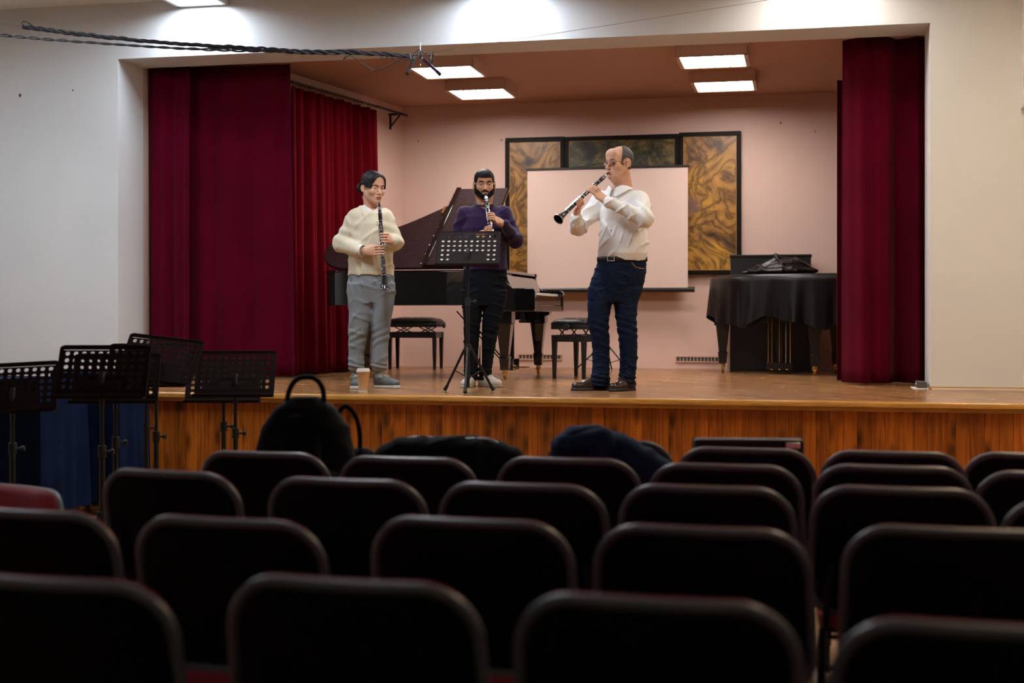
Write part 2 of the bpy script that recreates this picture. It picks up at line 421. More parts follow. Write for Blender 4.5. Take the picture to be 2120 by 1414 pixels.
        for axis in range(3):
            u, w = [(1, 2), (2, 0), (0, 1)][axis]
            sa = [slice(None)]*3; sb = [slice(None)]*3; sa[axis] = slice(0, -1); sb[axis] = slice(1, None)
            E = I[tuple(sa)] != I[tuple(sb)]
            e = np.argwhere(E); e = e[(e[:, u] > 0) & (e[:, w] > 0) & (e[:, u] < F.shape[u]-1) & (e[:, w] < F.shape[w]-1)]
            def g(du, dw):
                q = e.copy(); q[:, u] += du; q[:, w] += dw; return ix[tuple(q.T)]
            quad = np.stack([g(-1, -1), g(0, -1), g(0, 0), g(-1, 0)], 1)
            ins = I[tuple(e.T)]; quad[~ins] = quad[~ins][:, ::-1]
            fs.append(quad)
        Q = np.concatenate(fs); Q = Q[(Q >= 0).all(1)]
        return P, Q
def laplace(P, Q, it=1, lam=.5):
    e = np.concatenate([Q[:, [0, 1]], Q[:, [1, 2]], Q[:, [2, 3]], Q[:, [3, 0]]])
    for _ in range(it):
        S = np.zeros_like(P); n = np.zeros(len(P))
        np.add.at(S, e[:, 0], P[e[:, 1]]); np.add.at(S, e[:, 1], P[e[:, 0]]); np.add.at(n, e[:, 0], 1); np.add.at(n, e[:, 1], 1)
        P = P+lam*(S/np.maximum(n, 1)[:, None]-P)
    return P
def np_object(name, parts, mats, parent=None):
    """parts: list of (P, Q, matidx array or int, 4x4 matrix or None) joined into one mesh"""
    Ps, Qs, Ms = [], [], []; o = 0
    for P, Q, mi, M in parts:
        if M is not None:
            A = np.array(M); P = P@A[:3, :3].T+A[:3, 3]
        Ps.append(P); Qs.append(Q+o); o += len(P); Ms.append(np.full(len(Q), mi) if np.isscalar(mi) else mi)
    P = np.concatenate(Ps); Q = np.concatenate(Qs); mi = np.concatenate(Ms).astype(np.int32)
    me = bpy.data.meshes.new(name); me.vertices.add(len(P)); me.vertices.foreach_set('co', P.astype(f32).ravel())
    me.loops.add(len(Q)*4); me.loops.foreach_set('vertex_index', Q.astype(np.int32).ravel())
    me.polygons.add(len(Q)); me.polygons.foreach_set('loop_start', np.arange(0, len(Q)*4, 4, dtype=np.int32))
    me.polygons.foreach_set('material_index', mi)
    for m in ([mats] if isinstance(mats, str) else mats): me.materials.append(MATS[m])
    me.update(calc_edges=True); me.validate(); me.polygons.foreach_set('use_smooth', [True]*len(me.polygons))
    ob = bpy.data.objects.new(name, me); COL.objects.link(ob)
    if parent: ob.parent = parent
    return ob
def sculpt(name, F, mats, parent=None, smooth=1):
    P, Q = F.mesh(); P = laplace(P, Q, smooth) if smooth else P
    return np_object(name, [(P, Q, 0, None)], mats, parent)
def wav(X, Y, Z, dirs, seed=0):
    """irregular ripple field: dirs [(kx,ky,kz,amp)]"""
    r = np.random.RandomState(seed); out = 0
    for kx, ky, kz, a in dirs:
        p, q = r.rand(2)*6.28
        w = np.sin(X*9+p)*.9+np.sin(Z*7+q)*.9+np.sin(Y*8+p*q)*.7
        q_ = np.sin(.5*(kx*X+ky*Y+kz*Z+p+w)); gt = np.clip(.35+.9*np.sin(kx*.31*Z-kz*.31*X+8*Y+q*2), 0, 1); out = out-a*1.25*(np.exp(-(q_/.33)**2)-.25)*gt
    return out
# ================================================================== THE SETTING
XL, XR = -5.77, .944         # proscenium opening
YW, YB = 10.5, 10.95         # wall front and back face
ZT = CAMH+2.2                # opening top
SE = 8.94                    # stage edge
HC = 4.05                    # hall ceiling
b = MB()
b.bx(-9, XL, YW, YB, 0, HC+.1); b.bx(XR, 3.2, YW, YB, 0, HC+.1); b.bx(XL, XR, YW, YB, ZT, HC+.1)
struct(b.build('wall_front', 'wall_paint', smooth=False))
struct(MB().bx(-9.1, -9, -7, YB, 0, HC+.1).build('wall_left', 'wall_paint', smooth=False))
struct(MB().bx(3.0, 3.1, -7, YB, 0, HC+.1).build('wall_right', 'wall_paint', smooth=False))
struct(MB().bx(-9, 3.0, -7.1, -7, 0, HC+.1).build('wall_back', 'wall_paint', smooth=False))
struct(MB().bx(-9, 3.0, -7, YW, HC, HC+.1).build('ceiling', 'ceiling_paint', smooth=False))
struct(MB().bx(-9, 3.0, -7, SE, -.1, 0).build('floor', 'hall_parquet', smooth=False))
# stage box
struct(MB().bx(-9, 3.0, SE, 14.1, STG-.05, STG).build('floor_stage', 'stage_parquet', smooth=False))
struct(MB().bx(-9, 3.0, SE+.01, SE+.05, 0, STG-.05).build('wall_stage_front', 'pine_panelling', smooth=False))
n = MB()
n.prism([(SE-.035, STG-.035), (SE-.035, STG-.008), (SE-.028, STG+.001), (SE+.06, STG+.002), (SE+.06, STG-.04)], 0, 'x', -9, 3.0)
n.prism([(SE-.018, STG-.062), (SE-.018, STG-.035), (SE+.05, STG-.035), (SE+.05, STG-.062)], 0, 'x', -9, 3.0)
struct(n.build('trim_1', 'nosing_wood', bevel=.003))
YBK = 13.95
ZC = 3.63
struct(MB().bx(-5.6, 3.0, YBK, YBK+.1, STG, ZC+.1).build('wall_stage_back', 'stage_paint', smooth=False))
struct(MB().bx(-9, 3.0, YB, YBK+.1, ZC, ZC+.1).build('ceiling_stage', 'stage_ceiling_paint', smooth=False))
# splayed left wall of the stage
LA, LB = Vector((-4.74, 11.5)), Vector((-4.27, YBK+.02))
dv = (LB-LA).normalized(); nv = Vector((-dv.y, dv.x))
q = [LA, LB, LB+nv*.1, LA+nv*.1]
struct(MB().prism([(p.x, p.y) for p in q], 0, 'z', STG, ZC).build('wall_stage_left', 'stage_paint', smooth=False))
struct(MB().bx(2.3, 2.4, YB, YBK, STG, ZC).build('wall_stage_right', 'stage_paint', smooth=False))
# infill behind the left return
struct(MB().bx(XL-.1, XL, YB, 12.2, STG, ZC).build('wall_stage_return', 'stage_paint', smooth=False))
# dark doorway leaf on the splayed wall, mostly behind the side curtain
def onL(y): t = (y-LA.y)/(LB.y-LA.y); return LA+(LB-LA)*t
p0, p1 = onL(12.55), onL(13.33); d_ = (p1-p0).normalized(); nn = Vector((d_.y, -d_.x))
q = [p0, p1, p1+nn*.045, p0+nn*.045]
dm = MB().prism([(p.x, p.y) for p in q], 0, 'z', STG, STG+2.27).build('door_1', 'satin_black', smooth=False, bevel=.004); struct(dm)
# cable moulding at the foot of the wall on the right and wall base strip
struct(MB().bx(XR-.01, 3.0, YW-.012, YW, STG, STG+.022).build('trim_2', 'trim_wood', smooth=False))
struct(MB().bx(XR+.01, 3.0, YW-.028, YW-.012, STG, STG+.012).build('trim_3', 'trim_white', smooth=False))
# white vertical casing at the far right, ending above head height
pa = PY(2117, 225, YW)
o = MB(); o.prism([(pa.x-.012, YW-.10), (pa.x+.5, YW-.10), (pa.x+.5, YW), (pa.x-.012, YW)], 0, 'z', pa.z, HC)
struct(o.build('trim_4', 'trim_white', bevel=.004))

# chips and marks in the plaster
def chip(u, v, s, Y, nm, lab):
    p = PY(u, v, Y); m = MB(); r = random.Random(u)
    prev = []
    for k in range(9):
        a = 2*PI*k/9; rr = s*(.5+r.random()*.9); prev.append((p.x+rr*math.cos(a)*.5, p.z+rr*math.sin(a)))
    m.prism(prev, 0, 'y', Y-.003, Y+.001)
    return tag(m.build(nm, 'chip_mark', smooth=False), lab, 'wall mark')
chip(42, 197, .02, YW, 'plaster_chip', 'dark chipped scratch in the white wall plaster left of the stage opening')
chip(151, 187, .008, YW, 'plaster_chip', 'tiny dark nick in white wall between the long scratch and stage opening')
chip(866, 292, .012, YBK, 'nail', 'small nail hole in pink wall left of the triptych, above the woman')
chip(1038, 290, .016, YBK, 'wall_plug', 'dark wall plug just left of the triptych top corner')
chip(1616, 254, .014, YBK, 'nail', 'dark nail in the pink wall, upper of two right of the triptych')
chip(1688, 272, .012, YBK, 'nail', 'pale nail hole in the pink wall, nearest the right curtain')
# socket box at the foot of the right jamb
sk = thing('floor_socket', 'grey socket box on the stage floor at the foot of the right jamb', 'socket', (XR-.055, YW+.14, STG))
MB().bx(-.035, .035, -.11, .11, .004, .055).build('box', 'socket_grey', sk, bevel=.004)
MB().cyl((-.036, -.02, .035), (-.041, -.02, .035), .01).build('outlet', 'trim_white', sk)
MB().bx(-.07, .05, -.15, .13, 0, .006).build('base_plate', 'trim_white', sk, bevel=.002)

# ================================================================== LIGHT FIXTURES
def fixture(nm, label, c, w, d, h, glow, housing, group, cells=4):
    t = thing(nm, label, 'ceiling light', c, 0, group)
    m = MB(); fr = .035
    m.bx(-w/2, w/2, -d/2, -d/2+fr, -h, 0); m.bx(-w/2, w/2, d/2-fr, d/2, -h, 0)
    m.bx(-w/2, -w/2+fr, -d/2, d/2, -h, 0); m.bx(w/2-fr, w/2, -d/2, d/2, -h, 0); m.bx(-w/2, w/2, -d/2, d/2, -.02, 0)
    m.build('housing', housing, t, bevel=.006)
    MB().bx(-w/2+fr, w/2-fr, -d/2+fr, d/2-fr, -h+.012, -h+.02).build('diffuser', glow, t, smooth=False)
    for k in range(1, cells):
        x = -w/2+fr+(w-2*fr)*k/cells
        MB().bx(x-.004, x+.004, -d/2+fr, d/2-fr, -h, -h+.012).build('louvre', 'white_metal', t, smooth=False)
    return t
for u, v, lab in ((928, 151, 'square pink stage ceiling light behind the microphones, nearer one of the left pair'),
                  (998, 196, 'square pink stage ceiling light, farther one of the left pair'),
                  (1477, 129, 'square pink stage ceiling light, nearer one of the right pair'),
                  (1500, 180, 'square pink stage ceiling light, farther one of the right pair')):
    p = PZ(u, v, ZC-.1)
    fixture('stage_ceiling_light', lab, (p.x, p.y, ZC), .60, .60, .10, 'stage_glow', 'housing_pink', 'square lights on the stage ceiling')
for u, g, lab in ((423, 'hall_glow_cool', 'white hall ceiling light at the top edge above the left end of the stage'),
                  (1048, 'hall_glow_cool', 'white hall ceiling light above the middle of the stage opening'),
                  (1700, 'hall_glow_warm', 'white hall ceiling light above the right end of the stage opening')):
    p = PY(u, 5, YW)
    fixture('hall_ceiling_light', lab, (p.x, YW-.36, HC), .46, .66, .07, g, 'white_metal', 'hall ceiling lights along the stage wall')
for x0_ in (-6.2, -2.8, .6):  # unseen fill lamps, added to brighten the hall and the players
    for y in (7.9, 2.0, -2.4):
        x = 1.5 if (x0_ > 0 and y > 7) else x0_  # warm apron fill shifted sideways to brighten the right wall
        fixture('hall_ceiling_light', 'added fill light above the hall, out of the picture', (x, y, HC), .6, 1.2, .07, ('apron_fill_warm' if x > 0 else 'apron_fill') if y > 7 else ('rear_fill_warm' if x > 0 else 'rear_fill'), 'white_metal', 'added fill lights out of the picture')

# ================================================================== CURTAINS
def curtain(nm, label, p0, p1, z0, z1, folds, amp, material, n=420, flare=0, seed=1, group=None, hem=.0, gather=0):
    """cloth hanging between plan points p0 and p1; folds = list of (wavelength m, weight)"""
    p0, p1 = Vector(p0), Vector(p1); L = (p1-p0).length; d = (p1-p0)/L; nr = Vector((d.y, -d.x))
    rnd = random.Random(seed); ph = [rnd.random()*6.28 for _ in folds]
    def f(s, t):     # t 0 top .. 1 bottom
        x = s*L
        w = 0
        for (wl, a), q in zip(folds, ph):
            ss = math.sin(2*PI*x/wl+q+.8*math.sin(x*2.1+q*2)+.25*t*math.sin(q*5+x))
            w += a*(1-abs(ss)**.8*1.6 if a < 0 else ss)
        k = amp*(.55+.55*t)
        xx = x + flare*t*s
        pos = p0+d*xx+nr*(w*k)
        return (pos.x, pos.y, z1+(z0-z1)*t - (hem*math.sin(x*7+ph[0]) if t > .97 else 0))
    m = MB().grid(f, n, 26)
    o = m.build(nm, material, smooth=True, solid=.006, recalc=False)
    return tag(o, label, 'curtain', group)
pr = PY(594, 400, 11.05)
curtain('stage_curtain', 'wide crimson velvet front curtain drawn at the left side of the stage', (XL-.05, 11.12), (pr.x, 11.12), STG+.02, ZC-.04,
        [(.95, .45), (.31, .5), (.17, .22)], .045, 'velvet', 460, flare=.05, seed=11)
# deep folds at the left end and a crisp return edge
a = PY(300, 400, 11.02); b2 = PY(396, 400, 11.02)
curtain('stage_curtain', 'bunched crimson velvet folds at the far left edge of the stage opening', (XL+.02, 11.0), (b2.x, 11.0), STG+.02, ZC-.05,
        [(.24, .5), (.11, .4)], .045, 'velvet', 220, seed=5)
rl, rr = PY(1752, 400, 10.95), PY(1914, 400, 11.0)
rc = curtain('stage_curtain', 'crimson velvet curtain hanging at the right side of the stage opening', (rl.x-.015, 11.06), (XR+.04, 11.12), STG+.015, ZC-.04,
        [(.44, .75), (.21, .35), (.11, .12)], .125, 'velvet', 300, seed=27)
curtain('stage_curtain', 'narrow crimson curtain fold hanging behind the right stage curtain', (PY(1733, 500, 11.5).x, 11.5), (1.6, 11.45), STG+.015, ZC-.3,
        [(.22, .5)], .05, 'velvet', 160, seed=9)
# side curtain on its rail
ra, rb = PD(560, 152, 11.95), PD(843, 240, 14.3); ZR = 3.5
ra = Vector((-4.60, 11.42, ZR)); rb = Vector((rb.x, 13.72, ZR))
rail = thing('curtain_rail', 'black curtain rail on a wall bracket running back along the left stage wall', 'curtain rail', (0, 0, 0))
MB().tube([ra, rb], .014, 10).build('rail', 'black_metal', rail)
bk = rb+Vector((-.03, -.14, 0))
m = MB(); m.box(bk+Vector((-.05, 0, -.005)), (.16, .03, .02)); m.box(bk+Vector((-.11, 0, -.08)), (.02, .03, .17)); m.tube([bk+Vector((-.11, 0, -.14)), bk+Vector((0, 0, -.01))], .01, 8)
m.build('bracket', 'black_metal', rail, bevel=.002)
cpe = ra+(rb-ra)*.70
curtain('side_curtain', 'bright crimson pleated curtain hanging from the rail on the left of the stage', (ra.x+.03, ra.y), (cpe.x+.03, cpe.y), STG+.02, ZR-.05,
        [(.17, .7), (.08, .25), (.5, .3)], .085, 'velvet_rear', 460, flare=.12, seed=31)
for k in range(22):
    p = ra+(cpe-ra)*((k+.5)/22)
    MB().tube([p+Vector((.0, 0, .016)), p+Vector((.016, 0, 0)), p+Vector((.01, 0, -.03)), p+Vector((.03, 0, -.05))], .0035, 6).build('curtain_hook', 'chrome', rail)

# ================================================================== TRIPTYCH AND SCREEN
def painting(label, u0, v0t, u1, v1t, vb0, vb1, cm):
    Y = YBK-.05
    A, B_, C_, D_ = PY(u0, v0t, Y), PY(u1, v1t, Y), PY(u1, vb1, Y), PY(u0, vb0, Y)
    zt, zb = (A.z+B_.z)/2, (C_.z+D_.z)/2
    t = thing('painting', label, 'painting', ((A.x+B_.x)/2, Y, zb), 0, 'panels of the wall painting')
    w, h, fr = B_.x-A.x, zt-zb, .045
    m = MB(); m.bx(-w/2, w/2, -.02, .02, 0, fr); m.bx(-w/2, w/2, -.02, .02, h-fr, h); m.bx(-w/2, -w/2+fr, -.02, .02, fr, h-fr); m.bx(w/2-fr, w/2, -.02, .02, fr, h-fr)
    m.build('frame', 'frame_black', t, bevel=.004)
    MB().bx(-w/2+fr, w/2-fr, -.004, .012, fr, h-fr).build('canvas', cm, t, smooth=False)
    m = MB(); i = fr; e = .004
    m.bx(-w/2+i, w/2-i, -.012, -.004, i, i+e); m.bx(-w/2+i, w/2-i, -.012, -.004, h-i-e, h-i); m.bx(-w/2+i, -w/2+i+e, -.012, -.004, i, h-i); m.bx(w/2-i-e, w/2-i, -.012, -.004, i, h-i)
    m.build('gilt_slip', 'trim_wood', t)
    return t
painting('left ochre panel of the abstract wall painting, beside the projection screen', 1047, 287, 1169, 282, 578, 576, 'canvas_ochre_left')
painting('dark green middle panel of the abstract wall painting, above the screen', 1169, 284, 1406, 277, 572, 570, 'canvas_green')
painting('right ochre panel of the abstract wall painting with dark curving strokes', 1406, 275, 1534, 271, 570, 567, 'canvas_ochre_right')
Y = 13.72
A, B_ = PY(1092, 350, Y), PY(1424, 345, Y); zb = PY(1258, 596, Y).z; cx = (A.x+B_.x)/2; zt = (A.z+B_.z)/2
sc = thing('projection_screen', 'pull-up white projection screen hung in front of the painting', 'screen', (cx, Y, zb)); w = B_.x-A.x; h = zt-zb
MB().bx(-w/2, w/2, 0, .004, 0, h).build('fabric', 'screen_white', sc, smooth=False)
MB().bx(-w/2-.015, w/2+.015, -.012, .012, h-.01, h+.012).build('top_bar', 'black_metal', sc, bevel=.003)
e0, e1 = PY(1085, 600, Y).x-cx, PY(1437, 600, Y).x-cx
MB().tube([(e0, .02, -.02), (e1, .02, -.02)], .028, 16).build('roller_case', 'satin_black', sc)
for k in (e0, e1): MB().tube([(k-.004, .02, -.02), (k+.004, .02, -.02)], .031, 16).build('end_cap', 'black_metal', sc)
MB().tube([(-.32, 0, h+.01), (0, .1, h+.07), (.28, 0, h+.01)], .004, 6).build('hanging_cord', 'cord', sc)
MB().tube([(0, .1, h+.07), (0, .17, h+.075)], .005, 6).build('wall_hook', 'chrome', sc)

# wall grilles
def grille(u0, u1, v0, v1, lab):
    a, c = PY(u0, v0, YBK), PY(u1, v1, YBK); w, h = c.x-a.x, a.z-c.z
    t = thing('wall_vent', lab, 'vent', ((a.x+c.x)/2, YBK, c.z), 0, 'vents low on the stage back wall')
    m = MB(); e = .014; m.bx(-w/2, w/2, -.014, 0, 0, e); m.bx(-w/2, w/2, -.014, 0, h-e, h); m.bx(-w/2, -w/2+e, -.014, 0, e, h-e); m.bx(w/2-e, w/2, -.014, 0, e, h-e)
    m.build('frame', 'housing_pink', t, bevel=.002); MB().bx(-w/2+e, w/2-e, -.004, -.001, e, h-e).build('backing', 'socket_grey', t, smooth=False)
    for k in range(1, 12): x = -w/2+e+(w-2*e)*k/12; MB().bx(x-.004, x+.004, -.01, -.004, e, h-e).build('slat', 'housing_pink', t, smooth=False)
grille(1398, 1490, 736, 751, 'low pink wall vent to the right of the man in the white shirt')
grille(1072, 1163, 732, 746, 'low pink wall vent behind the grand piano keyboard end')

# ================================================================== MICROPHONES ON THE CABLE
YM = 9.2
def twist(pts, r, amp, pitch, strands, n=10):
    path = catmull(pts, n); out = []
    for s in range(strands):
        q = []; acc = 0
        for i, p in enumerate(path):
            if i: acc += (path[i]-path[i-1]).length
            a = acc/pitch*2*PI + 2*PI*s/strands
            q.append(p+Vector((0, math.cos(a), math.sin(a)))*amp*(1+.35*math.sin(acc*3.1+s)))
        out.append((q, r))
    return out
m = MB()
top = [PY(u, v, YM) for u, v in ((48, 55), (160, 70), (300, 85), (420, 94), (560, 103), (640, 108), (720, 108), (790, 112), (850, 116))]
for q, r in twist(top, .0085, .0095, .26, 3, 24): m.tube(q, r, 6)
for sgn in (-1, 1):   # loops at the far left end
    m.tube(catmull([PY(75, 60, YM), PY(60, 52+4*sgn, YM), PY(47, 51+6*sgn, YM), PY(50, 56, YM), PY(75, 61, YM)], 6), .004, 6)
m2 = MB()
for q, r in twist([PY(u, v, YM-.05) for u, v in ((-60, 66), (60, 78), (200, 89), (350, 99), (480, 104), (600, 106))], .0062, .0062, .24, 2, 30): m2.tube(q, r, 6)
cb = thing('microphone_cable', 'black twisted cables strung across the hall above the stage left side', 'cable', (0, 0, 0))
m.build('cable_bundle', 'cord', cb); m2.build('thin_cable', 'cord', cb)
m = MB(); m.tube(catmull([PY(705, 105, YM), PY(722, 112, YM), PY(760, 137, YM), PY(778, 146, YM), PY(800, 140, YM), PY(820, 128, YM), PY(850, 122, YM)], 8), .0035, 6)
m.tube(catmull([PY(705, 104, YM), PY(715, 112, YM), PY(711, 124, YM), PY(720, 116, YM), PY(745, 108, YM)], 8), .0035, 6)
m.tube(catmull([PY(780, 108, YM), PY(795, 122, YM), PY(805, 116, YM), PY(832, 128, YM)], 8), .0035, 6); m.build('loose_loop', 'cord', cb)
MB().tube([PY(-60, 42, YM), PY(48, 54, YM)], .002, 5).build('support_wire', 'chrome', cb); m = MB(); m.tube([PY(848, 110, YM), PY(870, 112, YM), PY(900, 108, YM)], .0025, 5); m.tube([PY(900, 108, YM), PY(1000, 92, YM), PY(1300, 46, YM), PY(1640, -8, YM), PY(1900, -50, YM)], .0018, 5)
m.build('support_wire', 'chrome', cb)
mb = thing('microphone_bar', 'small black bar with clips hanging on the wire', 'microphone mount', (0, 0, 0))
m = MB(); m.tube([PY(843, 115, YM), PY(899, 115, YM)], .004, 6); m.build('bar', 'black_metal', mb)
m = MB(); m.tube([PY(871, 88, YM), PY(871, 136, YM)], .003, 6); m.build('hanger', 'chrome', mb)
for a, c in (((849, 111), (853, 128)), ((893, 110), (893, 130)), ((868, 106), (868, 121))):
    m = MB(); m.tube([PY(*a, YM), PY(*c, YM-.01)], .011, 10); m.tube([PY(c[0], c[1]-6, YM-.01), PY(c[0], c[1]-3, YM-.01)], .014, 10); m.build('clip', 'black_metal', mb)
m = MB(); m.tube(catmull([PY(852, 120, YM), PY(862, 106, YM), PY(872, 104, YM), PY(880, 112, YM), PY(888, 107, YM)], 6), .003, 6); m.build('wire_tail', 'cord', mb)
def mic(lab, a, c, dy, mm):
    A, B_ = PY(*a, YM), PY(*c, YM+dy); t = thing('microphone', lab, 'microphone', A, 0, 'small hanging microphones'); d = (B_-A)
    MB().tube([d*0, d*.12], .010, 12).build('connector', 'silver', t)
    MB().tube([d*.12, d*.8], .0115, 12).build('barrel', mm, t)
    MB().tube([d*.8, d*.83, d], [.0115, .0135, .0135], 12).build('capsule', mm, t)
mic('black pencil microphone pointing down left from the wire mount', (858, 119), (843, 153), -.12, 'satin_black')
mic('purple-tinted pencil microphone pointing down right from the wire mount', (873, 119), (911, 154), -.12, 'mic_purple')
# ================================================================== MUSIC STANDS
def desk_mesh(w, h, tilt):
    """perforated desk plate in its own plane: x across, s up; tilt leans the top back (away, +y)"""
    m = MB(); cols, rows = 10, 6; mg = .022; cw = (w-2*mg)/cols; ch = (h-.05-mg)/rows; z0 = .045
    ct, st = math.cos(tilt), math.sin(tilt)
    def P(x, s): return (x, s*st, s*ct)
    def quad(x0, x1, s0, s1): m.add([P(x0, s0), P(x1, s0), P(x1, s1), P(x0, s1)], [(0, 1, 2, 3)])
    for c in range(cols):
        for r in range(rows):
            x0 = -w/2+mg+c*cw; s0 = z0+r*ch; hole = not (r < 2 and 2 <= c <= 7)
            if not hole: quad(x0, x0+cw, s0, s0+ch); continue
            cx, cs = x0+cw/2, s0+ch/2; R = .0118; N_ = 16; sq = []; ci = []
            for k in range(N_):
                a = 2*PI*k/N_; ca, sa = math.cos(a), math.sin(a); q = max(abs(ca), abs(sa))
                sq.append(P(cx+ca/q*cw/2, cs+sa/q*ch/2)); ci.append(P(cx+ca*R, cs+sa*R))
            m.add(sq+ci, [(k, (k+1) % N_, N_+(k+1) % N_, N_+k) for k in range(N_)])
    quad(-w/2, w/2, 0, z0); c_ = .02
    m.add([P(-w/2, h-mg), P(w/2, h-mg), P(w/2, h-c_*.6), P(w/2-c_*.3, h-c_*.18), P(w/2-c_, h), P(-w/2+c_, h), P(-w/2+c_*.3, h-c_*.18), P(-w/2, h-c_*.6)], [tuple(range(8))])
    quad(-w/2, -w/2+mg, z0, h-mg); quad(w/2-mg, w/2, z0, h-mg)
    return m, P
def music_stand(label, loc, rotz, hz, tilt=.45, w=.47, h=.295, roll=0, spread=.36, group=None, legrot=0.0, nm='music_stand'):
    """hz = height of the middle of the desk"""
    t = thing(nm, label, 'music stand', loc, rotz, group)
    m, P = desk_mesh(w, h, tilt)
    dk = m.build('desk', 'desk_black', t, smooth=False, solid=.003)
    dk.location = (0, -.03, hz-h*.42*math.cos(tilt)); dk.rotation_euler = (0, roll, 0)
    m = MB(); m.box((0, -.025, .004), (w, .05, .004)); m.box((0, -.05, .012), (w, .003, .018)); lp = m.build('ledge', 'desk_black', dk, bevel=.001)
    m = MB()
    m.tube([P(-w/2+.003, .0), P(-w/2+.003, h-.02)], .004, 6); m.tube([P(w/2-.003, 0), P(w/2-.003, h-.02)], .004, 6); m.tube([P(-w/2+.018, h-.001), P(w/2-.018, h-.001)], .004, 6); m.build('edge_roll', 'desk_black', dk)
    MB().tube([(0, .02, hz-.16), (0, .012, hz-.02), (0, .03, hz+.02)], [.012, .016, .014], 12).build('tilt_joint', 'black_metal', t)
    MB().tube([(0, .02, .62), (0, .02, hz-.1)], .0105, 12).build('inner_tube', 'black_metal', t)
    MB().tube([(0, .02, .035), (0, .02, .66)], .0150, 12).build('outer_tube', 'black_metal', t)
    m = MB(); m.tube([(0, .02, .63), (0, .02, .69)], .021, 14); m.build('collar', 'rubber', t)
    m = MB(); m.tube([(.02, .02, .66), (.045, .02, .66)], .006, 8); m.tube([(.045, .02, .66), (.062, .02, .66)], .014, 10); m.build('knob', 'rubber', t)
    MB().tube([(0, .02, .30), (0, .02, .35)], .027, 14).build('leg_hub', 'rubber', t)
    MB().tube([(0, .02, .10), (0, .02, .125)], .021, 12).build('brace_hub', 'rubber', t)
    for k in range(3):
        a = legrot+2*PI*k/3; d = Vector((math.cos(a), math.sin(a), 0)); o = Vector((0, .02, 0))
        lg = MB().tube([o+d*.022+Vector((0, 0, .325)), o+d*spread+Vector((0, 0, .012))], .0098, 10).build('leg', 'black_metal', t)
        e0 = o+d*spread*.90+Vector((0, 0, .044)); e1 = o+d*spread*1.02+Vector((0, 0, .010)); MB().tube([e0, e1], [.012, .015], 10).build('rubber_foot', 'rubber', lg)
        MB().tube([o+d*.02+Vector((0, 0, .112)), o+d*(spread*.56)+Vector((0, 0, .156))], .0048, 6).build('brace', 'black_metal', t)
    return t
p = PZ(968, 812, STG)
music_stand('black perforated music stand on the stage in front of the man in the purple sweater', (p.x, p.y, STG), YAW-.06, 1.027, tilt=.62, w=.468, h=.325, legrot=-PI/2, spread=.205*1.0)
# sheet music lying against that desk, seen through its holes
tl = .62; zb = STG+1.027-.325*.42*math.cos(tl); R_ = Matrix.Rotation(YAW-.06, 4, 'Z')
for x0, x1, lab in ((-.222, -.004, 'sheet of white music paper on the left half of the stage music stand'), (.002, .222, 'sheet of white music paper on the right half of the stage music stand')):
    sm = MB()
    def P_(x, q_, o): return R_ @ Vector((x, -.03+q_*math.sin(tl)+o*math.cos(tl), q_*math.cos(tl)-o*math.sin(tl)))
    # the player reads it from behind, so it rests on the far face of the desk
    qs = [P_(x0, .012, .006), P_(x1, .012, .006), P_(x1, .268, .006), P_(x0, .268, .006), P_(x0, .012, .0075), P_(x1, .012, .0075), P_(x1, .268, .0075), P_(x0, .268, .0075)]
    sm.add(qs, [(3, 2, 1, 0), (4, 5, 6, 7), (0, 1, 5, 4), (1, 2, 6, 5), (2, 3, 7, 6), (3, 0, 4, 7)])
    o_ = sm.build('sheet_music', 'paper', None, smooth=False); o_.location = (p.x, p.y, zb); tag(o_, lab, 'sheet music', 'music on the stage stand')
G5 = 'music stands at the foot of the stage'
stands = [  # u desk centre, v desk centre, depth, rot, roll, tilt, label
    (24, 812, 7.0, .10, -.05, .5, 'black perforated music stand cut off by the left edge of the picture'),
    (209, 779, 6.85, .02, .0, .42, 'black perforated music stand with bright holes, second from left, before the blue cover'),
    (320, 752, 7.7, -.2, .10, .5, 'black music stand turned aside with its desk highest of the group at left'),
    (486, 782, 7.9, .0, .0, .42, 'black perforated music stand standing rightmost of the group, nearest the backpack'),
    (238, 792, 7.35, .1, .0, .42, 'black music stand mostly hidden behind the bright-holed stand'),
    (302, 764, 8.25, .1, .0, .45, 'black music stand at the back between the turned stand and the stage'),
    (462, 796, 8.38, .05, .0, .42, 'black music stand directly behind the rightmost stand of the group')]
for u, v, D, rz, roll, tl, lab in stands:
    p = PD(u, v, D)
    music_stand(lab, (p.x, p.y, 0), YAW+rz, p.z, tilt=tl, roll=roll, legrot=u*.01, spread=.28, group=G5)

